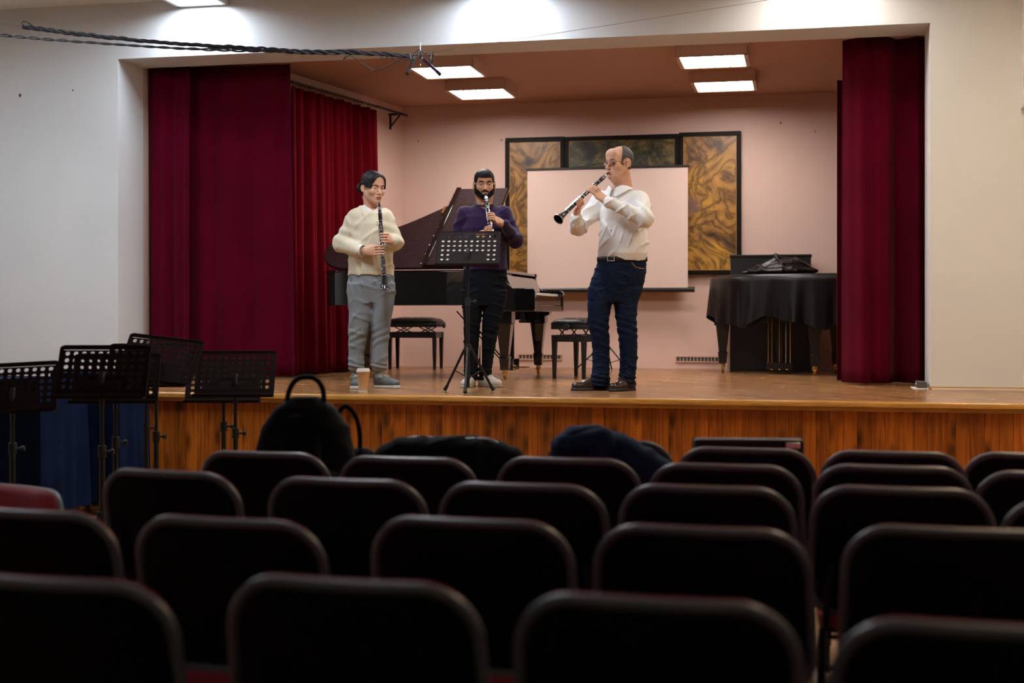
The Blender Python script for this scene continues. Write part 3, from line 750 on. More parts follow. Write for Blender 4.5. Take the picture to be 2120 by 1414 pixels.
# ================================================================== AUDIENCE CHAIRS
def rrect(w, h, r, n=10, taper=0):
    out = []
    for cx, cz, a0 in ((w/2-r, h-r, 0), (-w/2+r, h-r, PI/2), (-w/2+r*.8, r*.8, PI), (w/2-r*.8, r*.8, 1.5*PI)):
        rr = r if cz > h/2 else r*.8
        for k in range(n+1):
            a = a0+PI/2*k/n; out.append((cx+rr*math.cos(a), cz+rr*math.sin(a)))
    # split long edges for bending
    res = []
    for i, p in enumerate(out):
        q = out[(i+1) % len(out)]; L = math.hypot(q[0]-p[0], q[1]-p[1]); k = max(1, int(L/.05))
        for j in range(k): res.append((p[0]+(q[0]-p[0])*j/k, p[1]+(q[1]-p[1])*j/k))
    return res
def pad(m, outline, cz, f_front, f_back, warp, rings=9):
    """closed pillow over outline; y front = -f_front(s) / back = +f_back(s); warp(x,y,z)->pos"""
    n = len(outline); vs = []; fs = []
    ss = [math.sin(PI/2*k/rings) for k in range(rings+1)]
    def ring(s, y): return [warp(x*s, y, cz+(z-cz)*s) for x, z in outline]
    layers = [ring(s, f_front(s)) for s in ss[1:]]+[ring(s, f_back(s)) for s in reversed(ss[1:-1])]
    vs.append(warp(0, f_front(0), cz)); 
    for l in layers: vs += l
    vs.append(warp(0, f_back(0), cz)); last = len(vs)-1
    for k in range(n): fs.append((0, 1+k, 1+(k+1) % n))
    for i in range(len(layers)-1):
        for k in range(n): a = 1+i*n; fs.append((a+k, a+n+k, a+n+(k+1) % n, a+(k+1) % n))
    a = 1+(len(layers)-1)*n
    for k in range(n): fs.append((a+k, last, a+(k+1) % n))
    return m.add(vs, fs)
def make_chair(label, loc):
    t = thing('auditorium_chair', label, 'chair', loc)
    W_, H_ = .50, .385
    def warp(x, y, z):      # z from 0 at the backrest foot; leans back, curves round the sitter
        return (x*(1+.07*(1-z/H_)), -.215-.075*(z/H_)+y+.9*x*x*.55, .465+z)
    out = rrect(W_, H_, .105)
    sh = pad(MB(), out, H_/2, lambda s: .004, lambda s: -.016*(1-s**6)-.002, warp).build('backrest_shell', 'chair_plastic', t)
    rim = [Vector(warp(x*1.0, -.004, z)) for x, z in out]
    MB().tube(rim, .0125, 8, closed=True).build('shell_rim', 'chair_rim', sh)
    MB().bx(-.19, -.17, -.262, -.25, .5, .76).build('shell_rib', 'chair_plastic', sh)
    pad(MB(), [(x*1.004, z*1.0+.013) for x, z in out], H_/2, lambda s: .012+.040*(1-s**14), lambda s: .006, warp).build('backrest_cushion', 'chair_fabric', t)
    so = rrect(.49, .46, .09)
    pad(MB(), so, .23, lambda s: .022*(1-s**4)+.012, lambda s: -.022-.004*(1-s**6), lambda x, y, z: (x, -.235+z, .445+y+.03*(z/.46)**2-(.05*max(0, z/.46-.85)))).build('seat_cushion', 'chair_fabric', t)
    pad(MB(), [(x*.96, z*.96+.01) for x, z in so], .23, lambda s: -.020, lambda s: -.04-.004*(1-s**4), lambda x, y, z: (x, -.235+z, .445+y)).build('seat_pan', 'chair_plastic', t)
    for s in (-1, 1):
        MB().tube(catmull([(s*.225, -.22, .42), (s*.235, -.20, .2), (s*.24, -.235, .012)], 6), .0125, 10).build('leg', 'tube_metal', t)
        MB().tube(catmull([(s*.225, .17, .42), (s*.235, .19, .2), (s*.24, .205, .012)], 6), .0125, 10).build('leg', 'tube_metal', t)
        MB().tube(catmull([(s*.205, .15, .415), (s*.215, -.18, .415), (s*.215, -.245, .47), (s*.20, -.262, .62)], 6), .011, 8).build('frame_tube', 'tube_metal', t)
    for y in (-.21, .185): MB().tube([(-.236, y, .30), (.236, y, .30)], .009, 8).build('crossbar', 'tube_metal', t)
    return t
TOPZ = .858
chairs = [  # u centre, v of the top edge at the centre, turn, label
    (930, 907, .0, 'dark chair back in the very front row, draped with the black coat'),
    (1258, 914, .0, 'dark chair back in the very front row, under the navy jacket'),
    (541, 938, .0, 'audience chair just in front of the backpack, leftmost of the far row'),
    (838, 949, .0, 'audience chair back overlapping the bottom of the black coat'),
    (1172, 951, .0, 'audience chair back below the left end of the navy jacket'),
    (1542, 930, .0, 'audience chair back directly in front of the upright black case'),
    (1848, 937, .0, 'farthest audience chair back in the column right of the narrow gap'),
    (2150, 941, .0, 'farthest audience chair back at the right edge of the picture'),
    (1498, 964, .0, 'audience chair back just nearer than the one by the black case'),
    (1848, 967, .0, 'second audience chair back from the stage, in the column right of the gap'),
    (2196, 981, .0, 'second farthest audience chair back cut by the right edge'),
    (342, 977, -.10, 'audience chair with a red side edge showing, under the left music stands'),
    (710, 994, .0, 'audience chair back in front of the seat between backpack and coat'),
    (1076, 1004, .0, 'audience chair back at the centre, one row nearer than the jacket chairs'),
    (1460, 1009, .0, 'audience chair back third from the stage, in the column before the black case'),
    (1866, 1012, .0, 'audience chair back third from the stage, in the column right of the gap'),
    (2285, 1040, .0, 'audience chair back cut to a sliver at the right edge, third row'),
    (48, 1058, -.05, 'audience chair back at the left edge, in the second nearest row'),
    (462, 1076, -.03, 'audience chair back second from left in the second nearest row'),
    (968, 1077, .0, 'audience chair back at the centre of the second nearest row'),
    (1448, 1094, .0, 'audience chair back right of centre in the second nearest row'),
    (1978, 1096, .0, 'large audience chair back at right in the second nearest row'),
    (95, 1200, .0, 'nearest row audience chair back at the lower left corner'),
    (718, 1203, .0, 'nearest row audience chair back left of centre at the bottom'),
    (1350, 1241, .0, 'nearest row audience chair back right of centre at the bottom'),
    (2060, 1296, .0, 'nearest row audience chair back at the lower right corner')]
proto = None
CH = []
for u, v, rz, lab in chairs:
    D = (CAMH-TOPZ)*FPX/(v-HZ-1); p = PD(u, v, D); a = -.035+rz
    off = Vector((math.sin(a)*-.28, math.cos(a)*.28, 0))
    loc = Vector((p.x, p.y, 0))+off
    if proto is None: proto = make_chair(lab, loc); proto.rotation_euler = (0, 0, a); c = proto
    else: c = dup(proto, loc, a, lab)
    c['group'] = 'audience chairs'; CH.append((u, v, c))
p = PD(-90, 1035, 4.5)
rc_ = dup(proto, (p.x, p.y, 0), PI*.88, 'audience chair turned to face the camera, its red front at the left edge', 'audience chairs'); rc_.scale = (.95, .95, .88)

# ================================================================== GRAND PIANO (open lid)
NY = 11.16                                   # near straight side
xk = PY(1108, 640, NY).x; xt = PY(655, 600, NY).x
LEN = xk-xt; WID = 1.42
gp = thing('grand_piano', 'black grand piano with raised lid standing behind the woman and the bearded man', 'piano', (xk, NY, STG))
def wfun(d):                                 # width of the case at distance d from the keyboard end
    t = smoothstep(.62, 1.62, d); return WID-(WID-.66)*t
out = [(0, 0)]
nseg = 26
out = [(-.0, 0)]+[(-LEN+.28-.28*math.sin(a), .33-.33*math.cos(a)) for a in np.linspace(0, PI/2, 10)]
out += [(-LEN+.30-.30*math.cos(a), .36+.30*math.sin(a)) for a in np.linspace(0.05, PI/2, 10)]
ds = np.linspace(LEN-.30, 0, nseg)
out += [(-d, wfun(d)) for d in ds[1:]]
RB, RT = .645, .955                          # rim bottom and top
KD = .385                                    # depth of the keyboard recess
# rim as a closed wall: keep outline where x < -KD
case = [p for p in out if p[0] <= -KD]; case = [(-KD, 0)]+case+[(-KD, WID)]
MB().prism(case, 0, 'z', RB, RT-.012).build('case', 'lacquer', gp, bevel=.004)
m = MB(); m.prism([(x*1.0+.012, y*.985+.011) for x, y in case], 0, 'z', RT-.014, RT-.004); m.build('soundboard_cover', 'lacquer_brown', gp, smooth=False)
ring = [Vector((x, y, RT-.008)) for x, y in case[1:-1]]
MB().tube(ring, .012, 8).build('rim_edge', 'lacquer', gp)
# keyboard arms (cheeks)
arm = [(-KD-.02, RB-.05), (-.01, RB-.05), (0, RB-.03), (.0, .765), (-.012, .785), (-.035, .792), (-.17, .792), (-.21, .80), (-.245, .83), (-.262, .87), (-.27, .905), (-.262, .93), (-.262, RT-.002), (-KD-.02, RT-.002)]
for y in (0, WID-.06):
    MB().prism(arm, 0, 'y', y, y+.06).build('key_arm', 'lacquer', gp, bevel=.006)
MB().bx(-KD-.25, -.008, .004, WID-.004, RB-.055, RB).build('keybed', 'lacquer', gp, bevel=.004)
MB().bx(-.045, -.012, .06, WID-.06, RB, .735).build('key_slip', 'lacquer', gp, bevel=.004)
MB().bx(-.20, -.045, .09, WID-.09, .72, .757).build('white_keys', 'ivory', gp, bevel=.002)
m = MB()
for k in range(36): y = .12+(WID-.24)*k/35; m.bx(-.20, -.105, y-.006, y+.006, .757, .768)
tag(m.build('black_keys', 'key_black', gp), kind='stuff')
MB().prism([(-.20, .757), (-.215, .757), (-.285, .90), (-.275, .905)], 0, 'y', .06, WID-.06).build('fallboard', 'lacquer', gp)
MB().bx(-KD-.03, -.27, .06, WID-.06, .925, .95).build('front_rail', 'lacquer', gp, bevel=.003)
MB().prism([(-.36, .95), (-.375, .95), (-.50, .975), (-.49, .99)], 0, 'y', .32, 1.1).build('music_desk', 'lacquer', gp, bevel=.003)
# lid, hinged on the straight side
LA_ = math.radians(32.3); cl, sl_ = math.cos(LA_), math.sin(LA_)
def lidp(x, y, h): return (x, y*cl-h*sl_, RT+.006+y*sl_+h*cl)
lo = [(x-.004, y) for x, y in out if x <= -.50]; lo = [(-.50, 0)]+lo[0:]+[(-.50, WID)]
n_ = len(lo)
m = MB(); m.add([lidp(x, y-.01, 0) for x, y in lo]+[lidp(x, y-.01, .022) for x, y in lo], [tuple(range(n_-1, -1, -1)), tuple(range(n_, 2*n_))]+[(i, (i+1) % n_, n_+(i+1) % n_, n_+i) for i in range(n_)])
lid = m.build('lid', 'lacquer_brown', gp, bevel=.003)
m = MB(); q = [(-.985, -.01), (-.495, -.01), (-.495, WID+.01), (-.985, WID+.01)]
m.add([lidp(x, y, .026) for x, y in q]+[lidp(x, y, .05) for x, y in q], [(3, 2, 1, 0), (4, 5, 6, 7)]+[(i, (i+1) % 4, 4+(i+1) % 4, 4+i) for i in range(4)])
m.build('front_flap', 'lacquer_brown', lid, bevel=.003)
m = MB(); q = [(-1.0, .0), (-.955, .0), (-.955, WID+.012), (-1.0, WID+.012)]
m.add([lidp(x, y, .024) for x, y in q]+[lidp(x, y, .066) for x, y in q], [(3, 2, 1, 0), (4, 5, 6, 7)]+[(i, (i+1) % 4, 4+(i+1) % 4, 4+i) for i in range(4)])
m.build('flap_border', 'lacquer', lid, bevel=.003)
for k in range(9):
    y = .05+k*(WID-.1)/8; m = MB(); c = Vector(lidp(-1.02, y, .026)); m.ell(c, (.010, .008, .008), 8); m.build('screw', 'silver', lid)
m = MB(); m.tube([lidp(-.492, 0, .03), lidp(-.492, WID, .03)], .007, 8); m.build('piano_hinge', 'brass', lid)
m = MB(); c = Vector(lidp(-1.018, .95, .03)); m.box(c, (.02, .12, .10), Matrix.Rotation(LA_, 3, 'X')); m.build('lid_catch', 'brass', lid)
MB().tube([(-.9, WID-.08, RT-.02), lidp(-.9, WID-.15, -.004)], .008, 8).build('lid_prop', 'lacquer', gp)
# legs with castors
def pleg(x, y, par, mt='lacquer'):
    l = MB(); l.prism([(-.075, -.075), (.075, -.075), (.075, .075), (-.075, .075)], 0, 'z', RB-.16, RB-.05)
    def fr(r0, z0, r1, z1): l.add([(sx*r0, sy*r0, z0) for sx, sy in ((-1, -1), (1, -1), (1, 1), (-1, 1))]+[(sx*r1, sy*r1, z1) for sx, sy in ((-1, -1), (1, -1), (1, 1), (-1, 1))], [(3, 2, 1, 0), (4, 5, 6, 7)]+[(i, (i+1) % 4, 4+(i+1) % 4, 4+i) for i in range(4)])
    fr(.036, .20, .066, RB-.16); fr(.045, .185, .045, .20); fr(.036, .085, .044, .185)
    o = l.build('leg', mt, par, bevel=.004, loc=(x, y, 0))
    c = MB(); c.tube([(0, 0, .085), (0, 0, .06)], .022, 12); c.tube([(-.014, .012, .034), (.014, .012, .034)], .034, 16); c.box((0, .004, .055), (.05, .05, .014))
    c.build('castor', 'brass', o, bevel=.002)
    return o
for x, y in ((-.30, .16), (-.22, WID-.16), (-LEN+.33, .42)): pleg(x, y, gp)
m = MB(); m.prism([(-.40, RB-.055), (-.10, RB-.055), (-.11, RB-.085), (-.15, RB-.10), (-.20, RB-.16), (-.24, RB-.16), (-.40, RB-.16)], 0, 'y', WID-.22, WID-.10); m.build('leg_bracket', 'lacquer', gp, bevel=.003)
ly = MB(); YL = WID*.5
ly.bx(-.42, -.30, YL-.13, YL+.13, RB-.13, RB-.055); ly.bx(-.40, -.355, YL-.075, YL-.025, .16, RB-.12); ly.bx(-.40, -.355, YL+.04, YL+.09, .16, RB-.12); ly.bx(-.44, -.32, YL-.14, YL+.14, .06, .165)
lyre = ly.build('pedal_lyre', 'lacquer', gp, bevel=.004)
for k in (-1, 0, 1): MB().box((-.27, YL+k*.07, .085), (.13, .022, .008)).build('pedal', 'brass', lyre, bevel=.003)
for k in (-1, 1): MB().tube([(-.45, YL+k*.08, .10), (-.45, YL+k*.08, RB-.06)], .004, 6).build('pedal_rod', 'brass', lyre)
for k in (-1, 1): MB().tube([(-.42, YL+k*.05, .12), (-.85, YL+k*.11, RB-.05)], .007, 6).build('lyre_brace', 'black_metal', lyre)

# ================================================================== PIANO BENCHES
def bench(label, loc, rotz, w=.56, d=.33, zt=.52):
    t = thing('piano_bench', label, 'bench', loc, rotz, 'adjustable piano benches on the stage')
    def f(s, tt):
        return None
    def top(x, y):   # tufted
        e = (1-abs(2*x/w)**6)*(1-abs(2*y/d)**6)
        return .018+.04*max(e, 0)**.5+.006*math.cos(x*2*PI/(w/3))*math.cos(y*2*PI/(d/2))*max(e, 0)
    m = MB(); nx, ny = 40, 24
    m.grid(lambda a, b: (-w/2+w*a, -d/2+d*b, zt-.045+top(-w/2+w*a, -d/2+d*b)), nx, ny)
    m.grid(lambda a, b: (w/2-w*a, -d/2+d*b, zt-.045-.0), nx, ny)
    for a in (0, 1):
        m.grid(lambda s, tt: ((-w/2+w*s), (-d/2, d/2)[a], zt-.045+tt*top(-w/2+w*s, (-d/2, d/2)[a])), nx, 3)
        m.grid(lambda s, tt: ((-w/2, w/2)[a], -d/2+d*s, zt-.045+tt*top((-w/2, w/2)[a], -d/2+d*s)), ny, 3)
    cu = m.build('cushion', 'vinyl', t)
    for i in (-1, 0, 1):
        for j in (-.5, .5): MB().ell((i*w/3.6, j*d/2.4, zt-.045+top(i*w/3.6, j*d/2.4)+.001), (.008, .008, .003), 8).build('button', 'vinyl', cu)
    MB().bx(-w/2, w/2, -d/2, d/2, zt-.085, zt-.045).build('seat_board', 'satin_black', t, bevel=.004)
    zf = .385
    m = MB(); m.bx(-w/2+.01, w/2-.01, -d/2+.01, -d/2+.032, zf-.06, zf); m.bx(-w/2+.01, w/2-.01, d/2-.032, d/2-.01, zf-.06, zf); m.bx(-w/2+.01, -w/2+.032, -d/2+.01, d/2-.01, zf-.06, zf); m.bx(w/2-.032, w/2-.01, -d/2+.01, d/2-.01, zf-.06, zf)
    m.build('apron', 'satin_black', t, bevel=.003)
    for s in (-1, 1):
        for y in (-d/2+.05, d/2-.05):
            sc_ = MB(); sc_.tube([(s*.13-.06, y, zf-.01), (s*.13+.06, y, zt-.085)], .006, 6); sc_.tube([(s*.13+.06, y, zf-.01), (s*.13-.06, y, zt-.085)], .006, 6); sc_.box((s*.13, y, (zf+zt-.095)/2), (.016, .014, .016))
            sc_.build('scissor_lift', 'black_metal', t)
        kb = MB().tube([(s*(w/2), 0, zt-.065), (s*(w/2+.03), 0, zt-.065)], .008, 8); kb.tube([(s*(w/2+.03), 0, zt-.065), (s*(w/2+.05), 0, zt-.065)], .03, 14); kb.build('height_knob', 'rubber', t)
        for y in (-1, 1):
            l = MB(); x0, y0 = s*(w/2-.024), y*(d/2-.024)
            l.add([(x0+a*.014, y0+b_*.014, .0) for a, b_ in ((-1, -1), (1, -1), (1, 1), (-1, 1))]+[(x0+a*.022, y0+b_*.022, zf) for a, b_ in ((-1, -1), (1, -1), (1, 1), (-1, 1))], [(3, 2, 1, 0), (4, 5, 6, 7)]+[(i, (i+1) % 4, 4+(i+1) % 4, 4+i) for i in range(4)])
            l.build('leg', 'satin_black', t, bevel=.003)
    return t
p = PZ(861, 764, STG); bench('low black piano bench standing behind the grand piano, by the pink wall', (p.x, p.y-.0, STG), .02, w=.52)
p = PZ(1196, 782, STG); bench('black piano bench partly hidden by the leg of the man in the white shirt', (p.x+.02, p.y, STG), PI/2-.25, w=.52)
# folded-down second tripod behind the man in white
p = PZ(1253, 769, STG)
t = thing('tripod_stand', 'thin black tripod stand half hidden behind the man in the white shirt', 'stand', (p.x, p.y, STG))
MB().tube([(0, 0, .03), (0, 0, .60)], .010, 10).build('pole', 'black_metal', t)
MB().tube([(0, 0, .25), (0, 0, .30)], .018, 10).build('leg_hub', 'rubber', t)
for a in (PI+.35, -.55, 1.5):
    d = Vector((math.cos(a), math.sin(a), 0)); MB().tube([d*.015+Vector((0, 0, .28)), d*.31+Vector((0, 0, .008))], .008, 8).build('leg', 'black_metal', t)
    MB().tube([Vector((0, 0, .07)), d*.18+Vector((0, 0, .12))], .004, 6).build('brace', 'black_metal', t)

# ================================================================== CABINET, COVERED PIANO
a, c = PY(1512, 700, 13.42), PY(1679, 700, 13.42)
cb_ = thing('cabinet', 'tall plain black cabinet against the back wall behind the covered piano', 'cabinet', ((a.x+c.x)/2, 13.42, STG)); w = c.x-a.x; hh = PY(1600, 527, 13.42).z-STG
MB().bx(-w/2, w/2, 0, .42, .0, hh-.02).build('body', 'satin_black', cb_, bevel=.004)
MB().bx(-w/2-.008, w/2+.008, -.01, .42, hh-.02, hh).build('top_board', 'satin_black', cb_, bevel=.003)
MB().bx(-w/2-.03, -w/2-.004, .02, .40, .0, hh*.62).build('side_panel', 'housing_pink', cb_, bevel=.002)

pc = [PD(1474, 600, 13.12), PD(1520, 600, 12.62), PD(1600, 600, 12.38), PD(1700, 600, 12.2), PD(1800, 600, 12.15), PD(1870, 600, 12.5), PD(1850, 600, 12.9), PD(1700, 600, 12.98), PD(1560, 600, 13.08)]
cen = sum((Vector((q.x, q.y, 0)) for q in pc), Vector())/len(pc)
cp = thing('covered_piano', 'grand piano hidden under a black leathery cover at the right of the stage', 'piano', (cen.x, cen.y, STG))
loop = [Vector((q.x, q.y, 0))-cen for q in pc]; lp = catmull(loop, 30, True); NL = len(lp)
ZTOP = .945; ZLOW = .49
def drape(i, t_):
    k = int(round(i*NL)) % NL; q = lp[k]; d = q.normalized()
    s = i*2*PI
    fold = .5*math.sin(s*13+math.sin(s*3)*2)+.3*math.sin(s*29+1.3)+.25*math.sin(s*7+.6)
    if t_ < .12: r = 1-.07*(1-math.sin(t_/.12*PI/2)); z = ZTOP-.035*(1-math.cos(t_/.12*PI/2)); return (q.x*r, q.y*r, z)
    u_ = (t_-.12)/.88
    o_ = .01+u_*(.035*fold+.02)
    zb = ZLOW+.05*math.sin(s*5+.7)+.02*math.sin(s*11)
    return (q.x+d.x*o_, q.y+d.y*o_, ZTOP-.035+(zb-ZTOP+.035)*u_)
m = MB(); m.grid(drape, NL, 22, closed_u=True)
top_ = [drape(i/NL, 0) for i in range(NL)]; m.add(top_, [tuple(range(NL))])
m.build('cover', 'vinyl', cp)
inner = [(q.x*.9, q.y*.9) for q in lp[::6]]
MB().prism(inner, 0, 'z', .60, ZTOP-.015).build('case', 'satin_black', cp)
def loc2(u, v): q = PZ(u, v, STG); return q.x-cen.x, q.y-cen.y
for (u, v) in ((1491, 770), (1687, 777), (1733, 772), (1800, 775)):
    x, y = loc2(u, v); x = min(x, 1.0); pleg(x*.97, y, cp, 'satin_black')
q = PD(1614, 768, 12.72); x, y = q.x-cen.x, q.y-cen.y
ly = MB(); ly.box((x, y, .07), (.24, .12, .07)); ly.box((x, y+.01, .55), (.24, .08, .1)); ly.box((x, y+.03, .30), (.06, .02, .46)); 
ly = ly.build('pedal_lyre', 'satin_black', cp, bevel=.004)
for k, g in ((-.105, 'brass'), (-.07, 'brass'), (-.0, 'brass'), (.06, 'silver'), (.10, 'brass')): MB().tube([(x+k, y-.05, .09), (x+k, y-.05, .56)], .0045, 6).build('pedal_rod', g, ly)
for k in (-.07, 0, .07): MB().box((x+k, y-.1, .045), (.022, .12, .008)).build('pedal', 'brass', ly, bevel=.002)
# bunched cover lying on top
p = PD(1618, 572, 12.72)
bt = thing('folded_cover', 'crumpled glossy black cover heaped on top of the covered piano', 'cover', (p.x, p.y, STG+ZTOP))
F = Field((-.42, -.3, -.02), (.42, .3, .28), .008)
F.ell((0, 0, .03), (.32, .2, .06), .03); F.ell((.03, .02, .07), (.24, .14, .09), .04); F.cone((-.2, -.05, .06), (-.04, .0, .155), .035, .03, .02); F.cone((-.04, 0, .16), (.14, .02, .13), .03, .03, .02)
F.cone((.1, -.05, .12), (.25, -.03, .05), .03, .03, .02); F.cone((.2, -.02, .05), (.33, -.02, .035), .04, .015, .02); F.cone((-.30, -.06, .03), (.1, -.14, .05), .03, .03, .02); F.cone((-.36, .0, .02), (-.2, .05, .03), .02, .04, .02)
F.disp(lambda X, Y, Z: wav(X, Y, Z, [(26, 10, 14, .012), (-14, 22, 30, .010), (40, 18, -12, .006)], 4))
F.cut(lambda X, Y, Z: -Z)
sculpt('cover_heap', F, 'vinyl', bt, 1)

# ================================================================== CUP
p = PZ(752, 811.5, STG)
t = thing('paper_cup', 'tan paper coffee cup with white lid standing on the stage edge', 'cup', (p.x, max(p.y, SE+.05), STG))
MB().lathe([(.030, .002), (.031, 0.0), (.0315, .008), (.046, .145), (.0475, .147), (.0475, .15)], 28).build('cup_body', 'cup_paper', t)
MB().lathe([(.0485, .146), (.0505, .147), (.050, .158), (.047, .160), (.0455, .170), (.042, .171), (.041, .166), (.01, .166)], 28).build('cup_lid', 'lid_white', t)
MB().lathe([(.0302, .0), (.0318, .0), (.0325, .012), (.030, .012)], 28).build('cup_base', 'lid_white', t)

# ================================================================== BLUE COVERED UPRIGHTS AT THE FOOT OF THE STAGE
def blue_box(nm, label, u0, u1, vt, D, dep, seed):
    A, B_ = PD(u0, vt, D), PD(u1, vt, D); cx = (A+B_)/2; w = (B_-A).length; h = cx.z
    t = thing(nm, label, 'covered piano', (cx.x, cx.y, 0), YAW*.0+.0)
    hw = w/2/math.cos(YAW)*.99
    per = [(-hw, 0), (hw, 0), (hw, dep), (-hw, dep)]
    P4 = []
    for i in range(4):
        a, b2 = Vector(per[i]), Vector(per[(i+1) % 4]); k = 60 if i % 2 == 0 else 30
        for j in range(k): P4.append(a+(b2-a)*j/k)
    n4 = len(P4)
    def f(i, tt):
        k = int(round(i*n4)) % n4; q = P4[k]; c_ = Vector((0, dep/2)); d = (q-c_).normalized(); s = k*.12+seed
        w_ = .013*math.sin(s*2.3+math.sin(s))+.008*math.sin(s*6.1); r = (.02+w_)*tt
        if tt < .05: return (q.x*(1-.01), q.y, h-.004*(tt < .01))
        return (q.x+d.x*r, q.y+d.y*r, h+(.10-h)*tt+.01*math.sin(s*1.3))
    m = MB().grid(f, n4, 24, closed_u=True); m.add([f(i/n4, 0) for i in range(n4)], [tuple(range(n4))])
    m.build('cloth_cover', 'blue_cover', t)
    MB().bx(-hw+.03, hw-.03, .03, dep-.03, .06, h-.02).build('case', 'satin_black', t)
    for x in (-hw+.08, hw-.08):
        for y in (.07, dep-.07): MB().tube([(x-.012, y, .031), (x+.012, y, .031)], .03, 14).build('castor', 'rubber', t)
    return t
blue_box('covered_upright', 'object under a dark blue cover with pale scuffs at the left picture edge', -130, 92, 787, 8.35, .55, 1)
blue_box('covered_upright', 'object under a plain dark blue cover, right next to the wood panelling', 97, 252, 772, 9.05, .42, 5)
p = PD(58, 940, 8.3)
m = MB(); rnd = random.Random(3)
for (u, v, l, an) in ((75, 958, .06, 1.2), (28, 982, .07, .9), (60, 930, .02, 1.5), (108, 850, .03, 1.4), (10, 1005, .06, 1.0)):
    pass

# ================================================================== BACKPACK, BAG, COATS, CASE
p = PD(632, 900, 5.27)
bp = thing('backpack', 'black backpack with a looped top handle sitting on a front chair', 'backpack', (p.x, p.y, .475), YAW)
F = Field((-.24, -.2, -.01), (.24, .2, .56), .007); bp.scale = (1.04, 1, 1.07)
F.loft([(0, 0, 0, .185, .12), (.1, 0, 0, .20, .14), (.3, 0, 0, .195, .13), (.42, 0, .01, .165, .11), (.49, 0, .01, .115, .08), (.53, 0, .01, .05, .04)], .03, p=2.6)
F.box((0, -.14, .14), (.14, .04, .13), .03, .015)
F.disp(lambda X, Y, Z: wav(X, Y, Z, [(20, 8, 22, .004), (-12, 14, 30, .003)], 2))
sculpt('bag_body', F, 'backpack_cloth', bp)
MB().tube(catmull([(-.07, 0, .49), (-.062, 0, .55), (-.03, 0, .595), (.03, 0, .60), (.066, 0, .56), (.07, 0, .49)], 8), .010, 8).build('handle', 'backpack_cloth', bp)
for s in (-1, 1): MB().tube(catmull([(s*.06, -.085, .40), (s*.065, -.155, .28), (s*.066, -.185, .18), (s*.066, -.17, .02)], 6), .016, 8).build('compression_strap', 'dark_cloth', bp)
MB().tube(catmull([(-.17, -.04, .25), (-.13, -.05, .40), (-.02, -.08, .465), (.12, -.05, .41), (.17, -.04, .25)], 8), .005, 6).build('zip', 'rubber', bp)
MB().tube(catmull([(-.19, .0, .30), (-.225, -.02, .27), (-.23, -.02, .22), (-.20, -.01, .16)], 6), .006, 6).build('side_strap', 'dark_cloth', bp)
p = PD(728, 915, 5.55)
sb = thing('shoulder_bag', 'small dark bag with a tall strap loop, right beside the backpack', 'bag', (p.x, p.y, .475), YAW)
F = Field((-.2, -.14, -.01), (.2, .14, .4), .008)
F.ell((0, 0, .14), (.15, .10, .16), .02); F.ell((.04, 0, .22), (.10, .08, .12), .03); F.disp(lambda X, Y, Z: wav(X, Y, Z, [(24, 6, 18, .006)], 3)); F.cut(lambda X, Y, Z: -Z)
sculpt('bag_body', F, 'backpack_cloth', sb)
MB().tube(catmull([(-.07, 0, .28), (-.065, 0, .44), (-.03, 0, .51), (.015, 0, .47), (.035, 0, .38), (.03, 0, .27)], 8), .010, 8).build('strap', 'backpack_cloth', sb)

def coat(nm, label, u0, u1, vtop, D, material, shape, seed, sag=0):
    A, B_ = PD(u0, vtop, D), PD(u1, vtop, D); c = (A+B_)/2; hw = (B_-A).length/2
    t = thing(nm, label, 'coat' if 'coat' in nm else 'jacket', (c.x, c.y, 0), YAW)
    zt = c.z
    F = Field((-hw-.06, -.2, .42), (hw+.06, .24, zt+.06), .008)
    prev = None
    pts = [(-hw+.04+(2*hw-.08)*k/(len(shape)-1), .0, zt-.035+dz) for k, dz in enumerate(shape)]
    for a_, b_ in zip(pts[:-1], pts[1:]):
        F.cone(a_, b_, .040, .040, .03)
        for y, zz in ((-.060, .30), (.075, .30)):
            for tt in (0, .5, 1):
                q = V3(a_)*(1-tt)+V3(b_)*tt; F.cone(q+V3((0, y*.6, -.01)), (q[0]*1.0, y, q[2]-zz), .034, .026, .03)
    F.disp(lambda X, Y, Z: wav(X, Y, Z, [(30, 6, 10, .007), (-18, 10, 24, .007), (52, 12, -16, .004)], seed))
    sculpt('cloth', F, material, t, 1)
    return t, hw, zt
ct, hw, zt = coat('coat', 'black coat draped over a front row chair, right of the backpack', 776, 1084, 909, 5.5, 'dark_cloth', [-.03, .0, .005, .004, .0, 0, -.012, -.035], 6)
MB().tube(catmull([(-hw+.05, -.06, zt-.09), (-.12, -.09, zt-.05), (.0, -.085, zt-.07)], 6), .008, 6).build('sleeve_seam', 'dark_cloth', ct)
jk, hw, zt = coat('jacket', 'navy blue jacket lying over a front row chair, sloping down to the right', 1140, 1412, 893, 5.22, 'navy_cloth', [-.02, .012, .015, -.0, -.012, -.035, -.075, -.105, -.13], 12)
F = Field((-hw-.02, -.16, zt-.22), (.02, .1, zt+.03), .008); F.cone((-hw+.06, -.05, zt-.05), (-.06, -.07, zt-.03), .045, .05, .02); F.cone((-.06, -.07, zt-.03), (-.09, -.09, zt-.17), .045, .04, .02)
F.disp(lambda X, Y, Z: wav(X, Y, Z, [(36, 6, 20, .006)], 9)); sculpt('sleeve', F, 'navy_cloth', jk, 1)
MB().ell((-.07, -.105, zt-.10), (.008, .005, .008), 8).build('button', 'silver', jk)
a, c = PD(1435, 905, 5.36), PD(1661, 912, 5.36)
ic = thing('instrument_case', 'flat black instrument case standing upright on a chair, with a shiny latch', 'case', ((a.x+c.x)/2, (a.y+c.y)/2, .478), YAW-.02); w = (c-a).length; h = a.z-.478-.005
MB().bx(-w/2, w/2, -.045, .045, 0, h).build('case_body', 'vinyl', ic, bevel=.012)
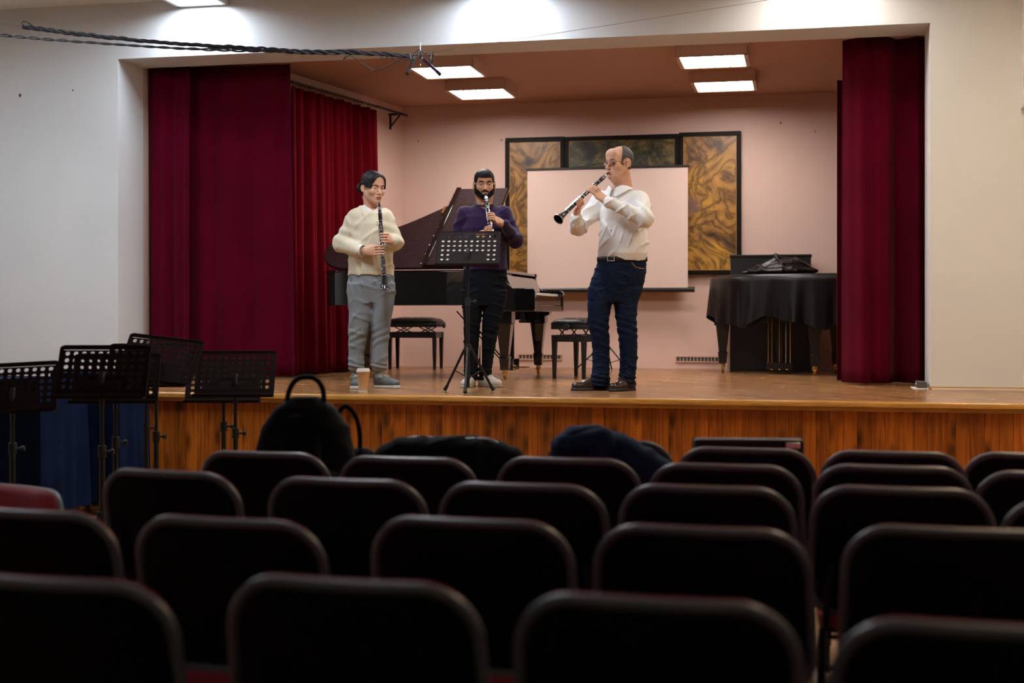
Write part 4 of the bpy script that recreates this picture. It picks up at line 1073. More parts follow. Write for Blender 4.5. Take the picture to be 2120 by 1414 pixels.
MB().bx(-w/2-.002, w/2+.002, -.006, .006, .001, h+.002).build('seam', 'rubber', ic, bevel=.001)
MB().bx(w/2-.075, w/2-.02, -.052, .0, h-.035, h-.012).build('latch', 'latch_metal', ic, bevel=.003)
# ================================================================== PEOPLE
def skin(name, c, rough=.45):
    m = mat(name, c, rough, noise=(60, .06)); b = m.node_tree.nodes['Principled BSDF']
    b.inputs['Subsurface Weight'].default_value = .12; b.inputs['Subsurface Radius'].default_value = (1, .35, .2); b.inputs['Subsurface Scale'].default_value = .01
    return m
skin('skin_fair', 'd9a68c'); skin('skin_tan', 'c99678'); skin('skin_olive', 'c08e70')
mat('lips_rose', 'a8605a', .4); mat('lips_pale', 'b57468', .4)
mat('eye_white', 'd8d0c8', .25); mat('iris_dark', (.012, .008, .006), .15)
mat('hair_black', (.006, .005, .006), .5, spec=.22, bump=(160, .5, .004)); mat('hair_grey', (.055, .050, .048), .6, noise=(140, .6), bump=(220, .5, .003))
mat('beard_black', (.008, .006, .005), .8, spec=.15, noise=(200, .5), bump=(260, .6, .003))
mat('shirt_white', 'efeeee', .75, spec=.15, bump=(300, .1, .001)); mat('jacket_cream', 'dacfb6', .85, spec=.15, noise=(12, .05), bump=(260, .25, .002)); mat('tee_white', 'e4e2e0', .8, spec=.15)
mat('sweater_purple', (.024, .007, .046), .85, spec=.15, sheen=.2, bump=(320, .3, .002)); mat('collar_dark', (.010, .006, .018), .85)
mat('sweat_grey', '858b90', .9, spec=.15, noise=(160, .12), bump=(260, .2, .002)); mat('denim_blue', (.006, .013, .036), .85, spec=.15, noise=(14, .35), bump=(300, .2, .002)); mat('denim_black', (.005, .007, .012), .85, spec=.15, noise=(14, .25), bump=(300, .2, .002))
mat('leather_belt', (.012, .010, .009), .4); mat('leather_shoe', (.035, .018, .014), .25, coat=.3); mat('shoe_sole', (.010, .009, .009), .6)
mat('trainer_grey', (.10, .11, .115), .7, noise=(60, .3)); mat('trainer_sole', 'b9b6a8', .6); mat('trainer_white', 'dedad4', .55); mat('sole_gum', 'a8a48c', .6)
mat('lace_white', 'e0ded6', .7); mat('lace_green', 'b8c8a8', .7); mat('glass_frame', (.09, .06, .045), .25, metal=.6)
g = mat('lens_glass', (1, 1, 1), .02); g.node_tree.nodes['Principled BSDF'].inputs['Transmission Weight'].default_value = 1; g.node_tree.nodes['Principled BSDF'].inputs['IOR'].default_value = 1.05

def M4(pos, yaw=0, pitch=0, roll=0, sc=1):
    return Matrix.Translation(Vector(pos)) @ Matrix.Rotation(yaw, 4, 'Z') @ Matrix.Rotation(pitch, 4, 'X') @ Matrix.Rotation(roll, 4, 'Y') @ Matrix.Scale(sc, 4)

def head_field(kind):
    F = Field((-.105, -.135, -.235), (.105, .135, .135), .0026)
    w = {'W': 1.03, 'G': 1.0, 'M': .98}[kind]
    F.ell((0, .022, .034), (.076*w, .094, .083), .02)
    F.ell((0, -.018, -.022), (.064*w, .068, .088), .022)
    for s in (-1, 1):
        F.cone((s*.050*w, .008, -.052), (s*.012, -.062, -.094), .021, .018, .028)
        F.ell((s*.040*w, -.058, -.026), (.024, .024, .026), .022)      # cheek
        F.cone((s*.012, -.083, .020), (s*.044, -.066, .020), .009, .009, .016)   # brow ridge
    F.ell((0, -.070, -.096), (.021, .018, .018), .02)
    F.ell((0, -.062, .060), (.052, .030, .040), .03)                   # forehead
    if kind == 'W': F.ell((0, -.035, -.088), (.050, .045, .035), .03)
    nz = {'W': 1.15, 'G': .80, 'M': 1.05}[kind]
    F.cone((0, -.080, .012), (0, -.088-.017*nz, -.032), .0068, .0098, .010)
    F.ell((0, -.090-.016*nz, -.036), (.0095, .010, .008), .006)
    for s in (-1, 1):
        F.ell((s*.0115, -.088-.006*nz, -.039), (.0072, .010, .0065), .006)
        F.ell((s*.006, -.098-.004*nz, -.0455), (.0035, .005, .003), .004, sub=True)
    F.ell((0, -.074, -.066), (.030, .020, .024), .016)                 # mouth mound
    op = .004 if kind != 'G' else 0
    F.cone((-.022, -.083, -.066), (-.005, -.0950, -.0625-op*.2), .003, .0048, .005); F.cone((-.005, -.0950, -.0625), (.005, -.0950, -.0625), .0048, .0048, .005); F.cone((.005, -.095, -.0625), (.022, -.083, -.066), .0048, .003, .005)
    F.cone((-.018, -.084, -.0705), (0, -.0945, -.0735), .0035, .0060, .005); F.cone((0, -.0945, -.0735), (.018, -.084, -.0705), .006, .0035, .005)
    F.cone((-.023, -.088, -.0672), (.023, -.088, -.0672), .0012, .0012, .003, sub=True)
    F.ell((0, -.092, -.085), (.02, .008, .005), .008, sub=True)
    for s in (-1, 1):                                                  # sockets, lids
        F.ell((s*.031, -.094, .000), (.0175, .020, .0115), .012, sub=True)
        F.ell((s*.031, -.0705, .0), (.0155, .0145, .0125), .004)
        F.cone((s*.0200, -.0865, -.0015), (s*.0420, -.0805, -.0005), .0036 if kind != 'G' else .0026, .0030 if kind != 'G' else .0022, .0025, sub=True)
        F.cone((s*.019, -.0845, .0062), (s*.044, -.0765, .0048), .0022, .0018, .004)
        # ears
        R = Matrix.Rotation(-s*.42, 3, 'Z')
        F.ell((s*.081*w, .018, -.006), (.0075, .0190, .032), .006, R)
        F.ell((s*.0885*w, .012, -.002), (.006, .010, .019), .005, R, sub=True)
        F.ell((s*.077*w, .010, -.033), (.007, .010, .011), .005)
    nr = {'W': .060, 'G': .046, 'M': .057}[kind]
    F.cone((0, .020, -.06), (0, .040, -.20), nr, nr*1.08, .03)
    if kind == 'W': F.ell((0, -.010, -.115), (.045, .045, .03), .03)
    for s in (-1, 1): F.cone((s*.05, .03, -.08), (s*.018, -.022, -.20), .012, .012, .03)
    return F
def head_parts(kind, M, skin_i=0, lip_i=1, white_i=2, iris_i=3, gaze=(0, 0)):
    F = head_field(kind); P, Q = F.mesh(); P = laplace(P, Q, 1, .4)
    c = P[Q].mean(1)
    mi = np.full(len(Q), skin_i)
    lip = (c[:, 1] < -.0845) & (((c[:, 2]+.0678)/.0088)**2+(c[:, 0]/.0205)**2 < 1)
    mi[lip] = lip_i
    parts = [(P, Q, mi, M)]
    # eyeballs
    n = 20; e = MB(); e.ell((0, 0, 0), (.0122, .0122, .0122), n); V = np.array([list(map(float, q)) for q in e.v]); Fq = np.array([f if len(f) == 4 else (*f, f[-1]) for f in e.f])
    for s in (-1, 1):
        g = Vector((gaze[0], -1, gaze[1])).normalized(); rot = Vector((0, 0, 1)).rotation_difference(g).to_matrix()
        Vr = V @ np.array(rot).T; cc = V[Fq].mean(1); mm = np.where(cc[:, 2] > .0090, iris_i, white_i)
        parts.append((Vr+V3((s*.031, -.0706, -.0006)), Fq, mm, M))
    return F, parts
def region_mesh(F, t, cutfn, noise=None):
    G = Field.__new__(Field); G.lo, G.h, G.n, G.ax = F.lo, F.h, F.n, F.ax; G.F = F.F-f32(t)
    if noise: G.disp(noise)
    G.cut(cutfn); return G

def hand(F, wrist, P, cax, side, elbow, spread=1, rr=.0088, arch=.020, sq=1.0):
    """grip: palm + four fingers laid over an instrument tube that passes through P along cax; side=+-1 picks which end the index finger is"""
    w, P, c = V3(wrist), V3(P), V3(cax); c /= np.linalg.norm(c)
    a = P-w; a -= c*(a@c)*.55; a /= np.linalg.norm(a)
    t = c*side; t -= a*(a@t); t /= np.linalg.norm(t)
    K = w+(P-w)*max(.3, 1-.050/np.linalg.norm(P-w)); K = w+a*min(.088, np.linalg.norm(K-w)) if np.linalg.norm(K-w) > .095 else K
    nb = np.cross(a, t); 
    if nb @ V3((0, -1, .35)) < 0: nb = -nb        # back of the hand faces the viewer/up
    offs = (.030, .010, -.011, -.030)
    for i, o in enumerate(offs):
        k = K+t*o*spread - a*(.003, 0, .003, .010)[i]+nb*.004
        F.cone(w+t*o*.55, k, .0145, .0112, .012)
        q = P+c*(((k-P)@c))             # nearest point on the tube
        tip = q+nb*.017+a*(.006)
        L = (.9, 1.0, .95, .78)[i]
        m1 = k+(tip-k)*.42+nb*arch*L; m2 = k+(tip-k)*.80+nb*arch*.72*L
        end = tip+a*.010-nb*.006
        F.cone(k, m1, rr*1.12, rr, .004); F.cone(m1, m2, rr, rr*.92, .003); F.cone(m2, end, rr*.92, rr*.8, .003)
    fd = V3(elbow)-w; fd /= np.linalg.norm(fd); F.cone(w+fd*.06, w+a*.03, .0245, .024, .02, sq=(nb, 1.2))
    F.cone(w+a*.012, K-a*.01, .027, .026, .015, sq=(nb, 1.7))
    b = w+a*.022+t*.022-nb*.006; m = b+t*.022+a*.030-nb*.014; q = P+t*.020-nb*.020; F.cone(b, m, .0150, .0118, .012); F.cone(m, q, .0115, .0092, .004)

def shoe(par, mats_, ankle, heel, toe, w, ht, sole_h=.022, laces='lace_white', blunt=1.0, nm='shoe'):
    up, so = mats_; a, h, t = V3(ankle), V3(heel), V3(toe); d = (t-h); L = np.linalg.norm(d); d /= L; sd = np.cross(d, V3((0, 0, 1)))
    lo = np.minimum(h, t)-.09; hi = np.maximum(h, t)+.09; lo[2] = -.005; hi[2] = ht+.05
    F = Field(lo, hi, .0045)
    z = sole_h
    F.cone(h+d*.035+V3((0, 0, z+.025)), h+d*L*.5+V3((0, 0, z+.018)), .036, .036*w, .02); F.cone(h+d*L*.5+V3((0, 0, z+.018)), t-d*.045+V3((0, 0, z+.012)), .037*w, .040*w*blunt, .02, sq=((0, 0, 1), 1.25))
    F.cone(h+d*.035+V3((0, 0, z+.02)), V3((a[0], a[1], ht-.02)), .036, .037, .02); F.cone(V3((a[0], a[1], ht-.035))+d*.02, h+d*L*.62+V3((0, 0, z+.032)), .033, .024, .025)
    zc = z
    F.cut(lambda X, Y, Z: zc-Z); F.cut(lambda X, Y, Z: Z-ht)
    o = sculpt(nm, F, up, par)
    G = Field(lo, hi, .0045)
    G.cone(h+d*.036, h+d*L*.5, .040, .039*w, .02); G.cone(h+d*L*.5, t-d*.042, .040*w, .045*w*blunt, .02)
    G.cut(lambda X, Y, Z: -Z-.0); G.cut(lambda X, Y, Z: Z-zc-.002)
    s = sculpt('sole', G, so, o, 0)
    m = MB()
    for k in range(4):
        c = V3((a[0], a[1], ht-.012))*(1-k/4.5)+(h+d*L*.66+V3((0, 0, z+.052)))*(k/4.5); c = c+d*.018+V3((0, 0, .014))
        m.tube([c-sd*.020-V3((0, 0, .008)), c+V3((0, 0, .003)), c+sd*.020-V3((0, 0, .008))], .0030, 6)
    c = V3((a[0], a[1], ht))+d*.045
    if laces: m.tube(catmull([c, c+sd*.03+V3((0, 0, .006)), c+sd*.045-V3((0, 0, .015)), c+sd*.01-V3((0, 0, .006))], 5), .0024, 6); m.tube(catmull([c, c-sd*.028+V3((0, 0, .004)), c-sd*.04-V3((0, 0, .016))], 5), .0024, 6); m.build('laces', laces, o)
    return o

def clarinet(label, top, bot, roll_ref=(0, -1, .2), parent_rot=YAW, base=(0, 0, 0)):
    """top/bot in world coordinates"""
    T, B_ = Vector(top), Vector(bot); d = (B_-T).normalized(); ref = Vector(roll_ref); y = (ref-d*ref.dot(d)).normalized(); x = y.cross(d)
    t = bpy.data.objects.new('clarinet', None); COL.objects.link(t); t.empty_display_size = .05
    t.matrix_world = Matrix.Translation(T) @ Matrix((x, y, d)).transposed().to_4x4()
    tag(t, label, 'clarinet')
    MB().lathe([(.0035, 0), (.0065, .012), (.0098, .035), (.0118, .06), (.0118, .075), (.0125, .078), (.0125, .082)], 20).build('mouthpiece', 'grenadilla', t)
    m = MB(); m.lathe([(.0128, .040), (.0134, .040), (.0134, .066), (.0128, .066), (.0128, .040)], 20, caps=False); m.tube([(-.02, -.004, .048), (.02, -.004, .048)], .003, 6); m.tube([(-.016, -.010, .06), (.016, -.010, .06)], .003, 6); m.build('ligature', 'silver', t)
    MB().lathe([(.0135, .082), (.0155, .087), (.0150, .115), (.0158, .140), (.0140, .145)], 20).build('barrel', 'grenadilla', t)
    MB().lathe([(.0140, .145), (.0132, .15), (.0132, .335), (.0140, .345)], 20).build('upper_joint', 'grenadilla', t)
    MB().lathe([(.0150, .345), (.0148, .36), (.0142, .40), (.0150, .545), (.0165, .553)], 20).build('lower_joint', 'grenadilla', t)
    MB().lathe([(.0165, .553), (.0165, .57), (.0185, .595), (.024, .625), (.034, .652), (.0395, .660), (.0395, .664), (.036, .664), (.031, .650), (.021, .620), (.013, .58), (.002, .575)], 32).build('bell', 'grenadilla', t)
    m = MB()
    for z, r in ((.084, .0150), (.143, .0162), (.345, .0158), (.352, .0158), (.555, .0178), (.662, .0402)):
        m.lathe([(r-.002, z-.0025), (r, z-.0025), (r, z+.0025), (r-.002, z+.0025), (r-.002, z-.0025)], 24, caps=False)
    m.build('joint_rings', 'silver', t)
    m = MB()
    for z in (.215, .245, .27, .385, .412, .44): m.lathe([(.0142, z-.0035), (.0165, z-.0035), (.0165, z+.0035), (.0142, z+.0035), (.0142, z-.0035)], 18, caps=False)
    m.build('tone_rings', 'silver', t)
    m = MB()
    for z0, z1, a in ((.16, .335, 1.1), (.17, .30, 2.3), (.36, .54, .95), (.37, .55, 2.2), (.37, .50, 1.5), (.19, .33, .2)):
        q = Vector((math.cos(a), math.sin(a), 0))*.0195; m.tube([q+Vector((0, 0, z0)), q+Vector((0, 0, z1))], .0021, 6)
        for z in (z0, (z0+z1)/2, z1): m.tube([q*.65+Vector((0, 0, z)), q+Vector((0, 0, z))], .0022, 6)
    m.build('key_rods', 'silver', t)
    m = MB()
    for z, a, r in ((.165, 1.5, .006), (.19, 2.5, .006), (.30, .5, .007), (.315, 2.6, .006), (.375, 1.2, .007), (.46, 2.2, .009), (.485, .8, .010), (.51, 2.0, .011), (.535, 1.2, .010)):
        q = Vector((math.cos(a), math.sin(a), 0)); m.tube([q*.0150+Vector((0, 0, z)), q*.0195+Vector((0, 0, z))], r, 12)
    for z, a in ((.20, 1.0), (.33, .9), (.395, .5), (.405, .9), (.42, .6)): q = Vector((math.cos(a), math.sin(a), 0))*.022; m.ell(q+Vector((0, 0, z)), (.004, .004, .014), 8)
    m.build('keys', 'silver', t)
    return t

def local_to_world(base, p): return Matrix.Translation(Vector(base)) @ Matrix.Rotation(YAW, 4, 'Z') @ Vector(p)
def person_root(label, base): t = thing('person', label, 'person', base, YAW); return t
def front_y(HF, x, z, off=.0):
    i = int(round((x-HF.lo[0])/HF.h)); k = int(round((z-HF.lo[2])/HF.h)); col = HF.F[i, :, k]
    j = int(np.argmax(col < 0)); return float(HF.ax[1][j])-off
def eyebrow(par, M, s, col, th=.0028, z=.0225, w0=.012, w1=.050, arch=.005, HF=None):
    def strip(ptsxz, th_, off, nm):
        pts = [M @ Vector((x, front_y(HF, x, zz, off), zz)) for x, zz in ptsxz]; n = len(pts)
        pts = [pts[0]]+[(pts[k-1]+pts[k]*2+pts[k+1])/4 for k in range(1, n-1)]+[pts[-1]]
        return MB().tube(pts, [th_*(.55+.75*math.sin(PI*(.15+.8*i/(n-1)))) for i in range(n)], 8).build(nm, col, par)
    ts = [k/9 for k in range(10)]
    strip([(s*(w0+(w1-w0)*t), z-.002+arch*math.sin(PI*t*.8)) for t in ts], th, .0004, 'eyebrow')
    strip([(s*(.0175+.0265*t), .0018+.0030*math.sin(PI*t)-.001*t) for t in ts], .0011, .0004, 'eyelashes')

# ------------------------------------------------------------------ man in the white shirt
b0 = PZ(1262, 808, STG); baseW = (b0.x, b0.y, STG)
W = person_root('man in white shirt and dark blue jeans playing a clarinet, facing left', baseW)
HW = M4((.066, -.02, 1.695), yaw=math.radians(-52), pitch=.06, sc=1.06)
cW0 = V3(HW @ Vector((0, -.096, -.066))); cW1 = V3((-.393, -.46, 1.249)); axW = (cW1-cW0)/np.linalg.norm(cW1-cW0); cW1 = cW0+axW*.664
def onW(s): return cW0+axW*s
shL, elL, wrL = (.212, -.06, 1.405), (.232, -.29, 1.262), (-.035, -.285, 1.385)
shR, elR, wrR = (-.055, .10, 1.425), (-.235, -.03, 1.215), None
pU, pL = onW(.235), onW(.405)
wrR = tuple(pL+V3((-.012, .065, -.105)))
HF, hp = head_parts('W', HW, gaze=(-.15, -.05))
F = Field((-.40, -.50, 1.18), (.16, .08, 1.60), .0024)
hand(F, wrL, pU, axW, -1, elL)
hand(F, wrR, pL, axW, -1, elR)
P_, Q_ = F.mesh(); hands_ = (laplace(P_, Q_, 1, .4), Q_, 0, None)
F = Field((-.35, -.40, .0), (.40, .25, 1.55), .014)      # body inside the clothes
F.loft([(.84, .06, 0, .12, .09), (.9, .06, 0, .15, .11), (1.1, .09, 0, .15, .12), (1.38, .09, 0, .13, .10), (1.48, .09, .0, .06, .06)], .03)
F.chain([(-.05, .0, .85), (-.075, -.02, .5), (-.07, .0, .08)], [.07, .05, .035]); F.chain([(.12, .0, .85), (.12, -.02, .5), (.14, .0, .08)], [.07, .05, .035])
F.chain([shL, elL, wrL], [.045, .036, .026]); F.chain([shR, elR, wrR], [.045, .036, .026])
P_, Q_ = F.mesh(); np_object('body', hp+[hands_, (P_, Q_, 0, None)], ['skin_fair', 'lips_pale', 'eye_white', 'iris_dark'], W)
# receding grey hair
def hcutW(X, Y, Z): # keep sides and back, bare front and crown
    side = -Z-.050+0*X+0*Y + np.maximum(-(Y-.03), 0)*.6
    front = -(Y-.005)-.55*np.abs(X)+.25*(Z-.02)
    ear = .034-np.sqrt((Y-.012)**2+(Z+.002)**2+(0*X))
    return np.maximum(np.maximum(side, front), np.where(np.abs(X) > .055, ear, -1))
G = region_mesh(HF, .0045, hcutW, lambda X, Y, Z: .0012*np.sin(300*X+200*Z)*np.sin(260*Y)); P_, Q_ = G.mesh(); np_object('hair', [(P_, Q_, 0, HW)], 'hair_grey', W)
for s in (-1, 1): eyebrow(W, HW, s, 'hair_grey', .0024, HF=HF)
# glasses
def hm(p): return tuple(HW @ Vector(p))
gl = None
m = MB()
for s in (-1, 1):
    pts = [(s*.034+.0215*math.cos(a)*1.0, -.101+.006*abs(math.cos(a)) + (.004 if s*math.cos(a) > 0 else 0), -.003+.0155*math.sin(a)*(1 if abs(math.sin(a)) < .9 else .96)) for a in np.linspace(0, 2*PI, 24, endpoint=False)]
    m.tube([hm(p) for p in pts], .0011, 6, closed=True)
    m.tube([hm(p) for p in ((s*.0555, -.094, .003), (s*.070, -.072, .004), (s*.080, -.03, .002), (s*.083, .008, .0), (s*.080, .026, -.012))], .0017, 6)
m.tube([hm(p) for p in ((-.0125, -.1005, .0), (0, -.106, .003), (.0125, -.1005, .0))], .0011, 6)
gl = m.build('glasses', 'glass_frame', W)
for s in (-1, 1):
    pts = [hm((s*.034+.021*math.cos(a), -.1005+.006*abs(math.cos(a)), -.003+.015*math.sin(a))) for a in np.linspace(0, 2*PI, 20, endpoint=False)]
    MB().add(pts, [tuple(range(20))]).build('lens', 'lens_glass', gl, smooth=False, recalc=False, solid=.0008)
# shirt
F = Field((-.34, -.42, .95), (.40, .30, 1.60), .0048)
F.loft([(.965, .094, -.0, .176, .135), (1.02, .098, -.005, .188, .15), (1.12, .103, -.01, .190, .155), (1.24, .110, -.005, .186, .15), (1.35, .108, 0, .176, .135), (1.43, .094, .01, .150, .11), (1.475, .088, .012, .105, .085), (1.50, .082, .01, .072, .066)], .03, yaw=-.25)
F.cone(shL, shR, .066, .062, .05)
F.chain([shL, elL, V3(wrL)+V3((.03, .0, -.015))], [.079, .064, .042], .03); F.cone(V3(wrL)+V3((.05, .0, -.02)), V3(wrL)+V3((.005, .0, .0)), .043, .040, .008)
F.chain([shR, elR, V3(wrR)+V3((0, .02, -.03))], [.074, .060, .044], .03); F.cone(V3(wrR)+V3((.0, .025, -.05)), V3(wrR)+V3((0, .0, -.005)), .045, .042, .008)
F.disp(lambda X, Y, Z: wav(X, Y, Z, [(50, 8, 14, .009), (-34, 12, 50, .0075), (80, -10, -34, .005)], 3)*np.clip((1.47-Z)/.1, .15, 1))
# elbow creases
E = V3(elL); F.disp(lambda X, Y, Z: .006*np.sin(95*(X*.75+Z*.65))*np.exp(-((X-E[0]+.03)**2+(Y-E[1])**2+(Z-E[2]-.07)**2)/.012))
E2 = V3(elR); F.disp(lambda X, Y, Z: .006*np.sin(90*(Z*.8-X*.5))*np.exp(-((X-E2[0]-.05)**2+(Y-E2[1])**2+(Z-E2[2]-.05)**2)/.012))
F.cone((.075, .01, 1.47), (.068, -.01, 1.62), .062, .066, .004, sub=True)
sh = sculpt('shirt', F, 'shirt_white', W, 1)
# collar: standing band + two flaps
NC = V3((.074, .012, 1.497))
def ringpt(a, z, r): return (NC[0]+r*math.cos(a)*1.0-(z-1.5)*.15, NC[1]+r*math.sin(a)*1.02, z)
am = math.radians(-128)   # opening direction
m = MB(); n = 40
def cf(i, j):
    a = am+.20+(2*PI-.40)*i; open_ = abs(i-.5)*2; z = 1.475+(.062-.020*open_**3)*j-.014*open_**4
    return ringpt(a, z, .077-.004*j)
m.grid(cf, n, 6); band = m.build('collar', 'shirt_white', sh, solid=.004)
def cf2(i, j):
    a = am+.16+(2*PI-.32)*i; open_ = abs(i-.5)*2; fl = .040+.034*smoothstep(.55, 1.0, open_)
    z = 1.475+.064-.020*open_**3-.014*open_**4 - fl*j; r = .0745+.032*j*(1+.55*smoothstep(.5, 1, open_))
    return ringpt(a, z, r)
m = MB(); m.grid(cf2, n, 8); m.build('collar_flap', 'shirt_white', sh, solid=.004)
fa = V3((math.cos(am), math.sin(am), 0))
m = MB()
for k, z in enumerate((1.44, 1.37, 1.28, 1.19, 1.10, 1.02)):
    c = V3((.10, 0, z))+V3((-.62, -.78, 0))*(.158 if z < 1.42 else .125); m.ell(c, (.006, .006, .006), 8)
m.build('buttons', 'lid_white', sh)
# watch strap on the lower wrist
m = MB(); ww = V3(wrR); m.tube([ww+V3((.002, .004, -.012)), ww+V3((0, .002, .010))], [.0335, .0325], 18); m.build('watch_strap', 'satin_black', W)
# jeans
F = Field((-.22, -.20, .03), (.32, .22, 1.02), .0048)
F.loft([(.03, -.070, -.0, .071, .078), (.08, -.072, -.005, .074, .082), (.13, -.066, -.005, .068, .078), (.19, -.064, 0, .065, .074), (.303, -.064, .0, .066, .073), (.39, -.071, -.01, .070, .076), (.516, -.086, -.012, .080, .084), (.64, -.075, -.005, .090, .094), (.75, -.05, .0, .105, .105)], .01)
F.loft([(.03, .130, .01, .060, .078), (.09, .131, .005, .062, .080), (.16, .137, .0, .064, .075), (.256, .143, .0, .066, .073), (.419, .135, -.012, .072, .078), (.549, .121, -.01, .080, .085), (.639, .121, -.005, .088, .094), (.75, .13, .0, .105, .105)], .01)
F.loft([(.66, .026, .0, .155, .10), (.72, .034, .0, .195, .115), (.80, .055, .0, .203, .128), (.87, .075, .0, .196, .135), (.93, .088, .0, .188, .135), (.985, .094, .0, .181, .130)], .03)
F.disp(lambda X, Y, Z: wav(X, Y, Z, [(20, 8, 80, .0042), (-30, 10, 110, .0036), (60, 12, 44, .0035)], 8)*np.where(Z < .6, 1, .7)+.004*np.sin(Z*190+X*30)*np.exp(-((Z-.08)/.05)**2)+.0035*np.sin(Z*120+X*40+Y*30)*np.exp(-((Z-.46)/.07)**2))
F.box((.024, -.1, .35), (.008, .3, .26), .004, .006, sub=True)
jn = sculpt('jeans', F, 'denim_blue', W, 1)
m = MB(); m.tube(catmull([(.15, -.123, .955), (.19, -.117, .915), (.255, -.085, .905)], 5), .0022, 6); m.build('pocket_seam', 'trim_wood', jn)
def ell_ring(c, a, b, z0, z1, yaw=0, n=48):
    m = MB(); m.grid(lambda i, j: (c[0]+a*math.cos(2*PI*i), c[1]+b*math.sin(2*PI*i), z0+(z1-z0)*j), n, 3, closed_u=True); return m
bl = ell_ring((.094, 0), .186, .137, .962, .997).build('belt', 'leather_belt', W, solid=.006)
m = MB(); q = V3((.0, -.128, .979)); m.tube([q+V3((-.024, .008, -.018)), q+V3((.024, -.006, -.018)), q+V3((.024, -.006, .018)), q+V3((-.024, .008, .018))], .003, 6, closed=True); m.build('buckle', 'chrome', bl)
shoe(W, ('leather_shoe', 'shoe_sole'), (-.062, .0, 0), (-.0, .035, 0), (-.295, -.055, 0), 1.0, .105, .024, laces='leather_belt', blunt=.85)
shoe(W, ('leather_shoe', 'shoe_sole'), (.135, .0, 0), (.185, .045, 0), (-.01, -.175, 0), 1.0, .105, .024, laces='leather_belt', blunt=.85)
clarinet('black clarinet held up high by the man in the white shirt, bell at lower left', local_to_world(baseW, cW0), local_to_world(baseW, cW1), roll_ref=(-.55, -.3, .8))

# ------------------------------------------------------------------ woman in the cream jacket
b0 = PZ(770, 803, STG); baseG = (b0.x, b0.y, STG)
Gp = person_root('woman in cream jacket and grey sweatpants standing and holding a clarinet', baseG)
HG = M4((.012, -.01, 1.545), yaw=math.radians(36), pitch=.16, sc=1.03)
cG0 = V3((.078, -.215, 1.418)); cG1 = V3((.122, -.235, .768)); axG = (cG1-cG0)/np.linalg.norm(cG1-cG0); cG1 = cG0+axG*.664
onG = lambda s: cG0+axG*s
shR, elR, wrR = (-.125, .0, 1.315), (-.235, .01, 1.115), (-.035, -.175, 1.045)
shL, elL, wrL = (.100, .0, 1.318), (.178, .0, 1.125), (.165, -.165, 1.125)
HF, hp = head_parts('G', HG, gaze=(.1, -.25))
F = Field((-.10, -.30, .96), (.24, -.08, 1.24), .0024)
hand(F, wrR, onG(.375), axG, -1, elR, rr=.0078, arch=.016)
hand(F, wrL, onG(.255), axG, -1, elL, rr=.0078, arch=.016)
P_, Q_ = F.mesh(); hands_ = (laplace(P_, Q_, 1, .4), Q_, 0, None)
F = Field((-.30, -.25, .0), (.30, .2, 1.45), .014)
F.loft([(.8, -.01, 0, .11, .08), (.9, -.01, 0, .13, .09), (1.1, -.01, 0, .12, .09), (1.3, -.01, 0, .11, .08), (1.38, -.005, .01, .055, .05)], .03)
F.chain([(-.09, 0, .8), (-.10, -.0, .45), (-.12, .0, .06)], [.06, .045, .032]); F.chain([(.08, 0, .8), (.065, -.0, .45), (.055, .0, .06)], [.06, .045, .032])
F.chain([shR, elR, wrR], [.04, .03, .022]); F.chain([shL, elL, wrL], [.04, .03, .022])
P_, Q_ = F.mesh(); np_object('body', hp+[hands_, (P_, Q_, 0, None)], ['skin_fair', 'lips_rose', 'eye_white', 'iris_dark'], Gp)
def hcutG(X, Y, Z):
    # face window: keep hair outside an oval around the face
    face = .95-np.sqrt((X/.064)**2+((Z+.012)/.106)**2)
    fr = np.where(Y < -.005, face*.06, -1)
    low = np.where(Y < .034, -.004-Z, -Z-.070)+0*X
    ear = .030-np.sqrt((Y-.012)**2+(Z+.010)**2+(0*X))
    return np.maximum(np.maximum(fr, low), np.where(np.abs(X) > .055, ear, -1))
G = region_mesh(HF, .009, hcutG, lambda X, Y, Z: .0010*np.sin(90*Z+260*X)*np.sin(200*X)); P_, Q_ = G.mesh(); P_ = laplace(P_, Q_, 1)
F = Field((-.10, .03, -.14), (.08, .17, .05), .004); F.ell((-.052, .092, -.012), (.036, .034, .036), .012); F.ell((-.005, .085, -.07), (.035, .028, .045), .02)
F.disp(lambda X, Y, Z: .002*np.sin(200*X+150*Z)); P2, Q2 = F.mesh()
np_object('hair', [(P_, Q_, 0, HG), (P2, Q2, 0, HG)], 'hair_black', Gp)
for s in (-1, 1): eyebrow(Gp, HG, s, 'hair_black', .0022, z=.0225, arch=.003, HF=HF)
# jacket
F = Field((-.36, -.30, .86), (.30, .20, 1.45), .0048)
F.loft([(.868, -.008, .0, .181, .125), (.92, -.006, .0, .180, .13), (1.02, -.006, -.005, .172, .128), (1.15, -.008, -.008, .165, .125), (1.26, -.010, -.003, .160, .115), (1.34, -.012, .0, .130, .09), (1.38, -.012, .01, .088, .070), (1.41, -.012, .014, .060, .056)], .025)
F.cone(shL, shR, .056, .056, .04)
F.chain([shR, elR, V3(wrR)+V3((-.065, .035, .012))], [.066, .066, .050], .03); F.chain([shL, elL, V3(wrL)+V3((.012, .035, .004))], [.064, .062, .050], .03)
F.disp(lambda X, Y, Z: wav(X, Y, Z, [(40, 8, 12, .007), (-28, 8, 40, .006), (60, 6, -24, .0035)], 21))
for E in (V3(elR)+V3((.04, -.03, .05)), V3(elL)+V3((-.01, -.04, .05))): F.disp(lambda X, Y, Z, E=E: .006*np.sin(85*(Z*.9+X*.35))*np.exp(-((X-E[0])**2+(Y-E[1])**2+(Z-E[2])**2)/.012))
F.cone((.0, -.02, 1.36), (.0, -.03, 1.50), .052, .066, .004, sub=True); F.cone((.005, -.115, 1.41), (.062, -.150, 1.235), .050, .012, .008, sub=True)
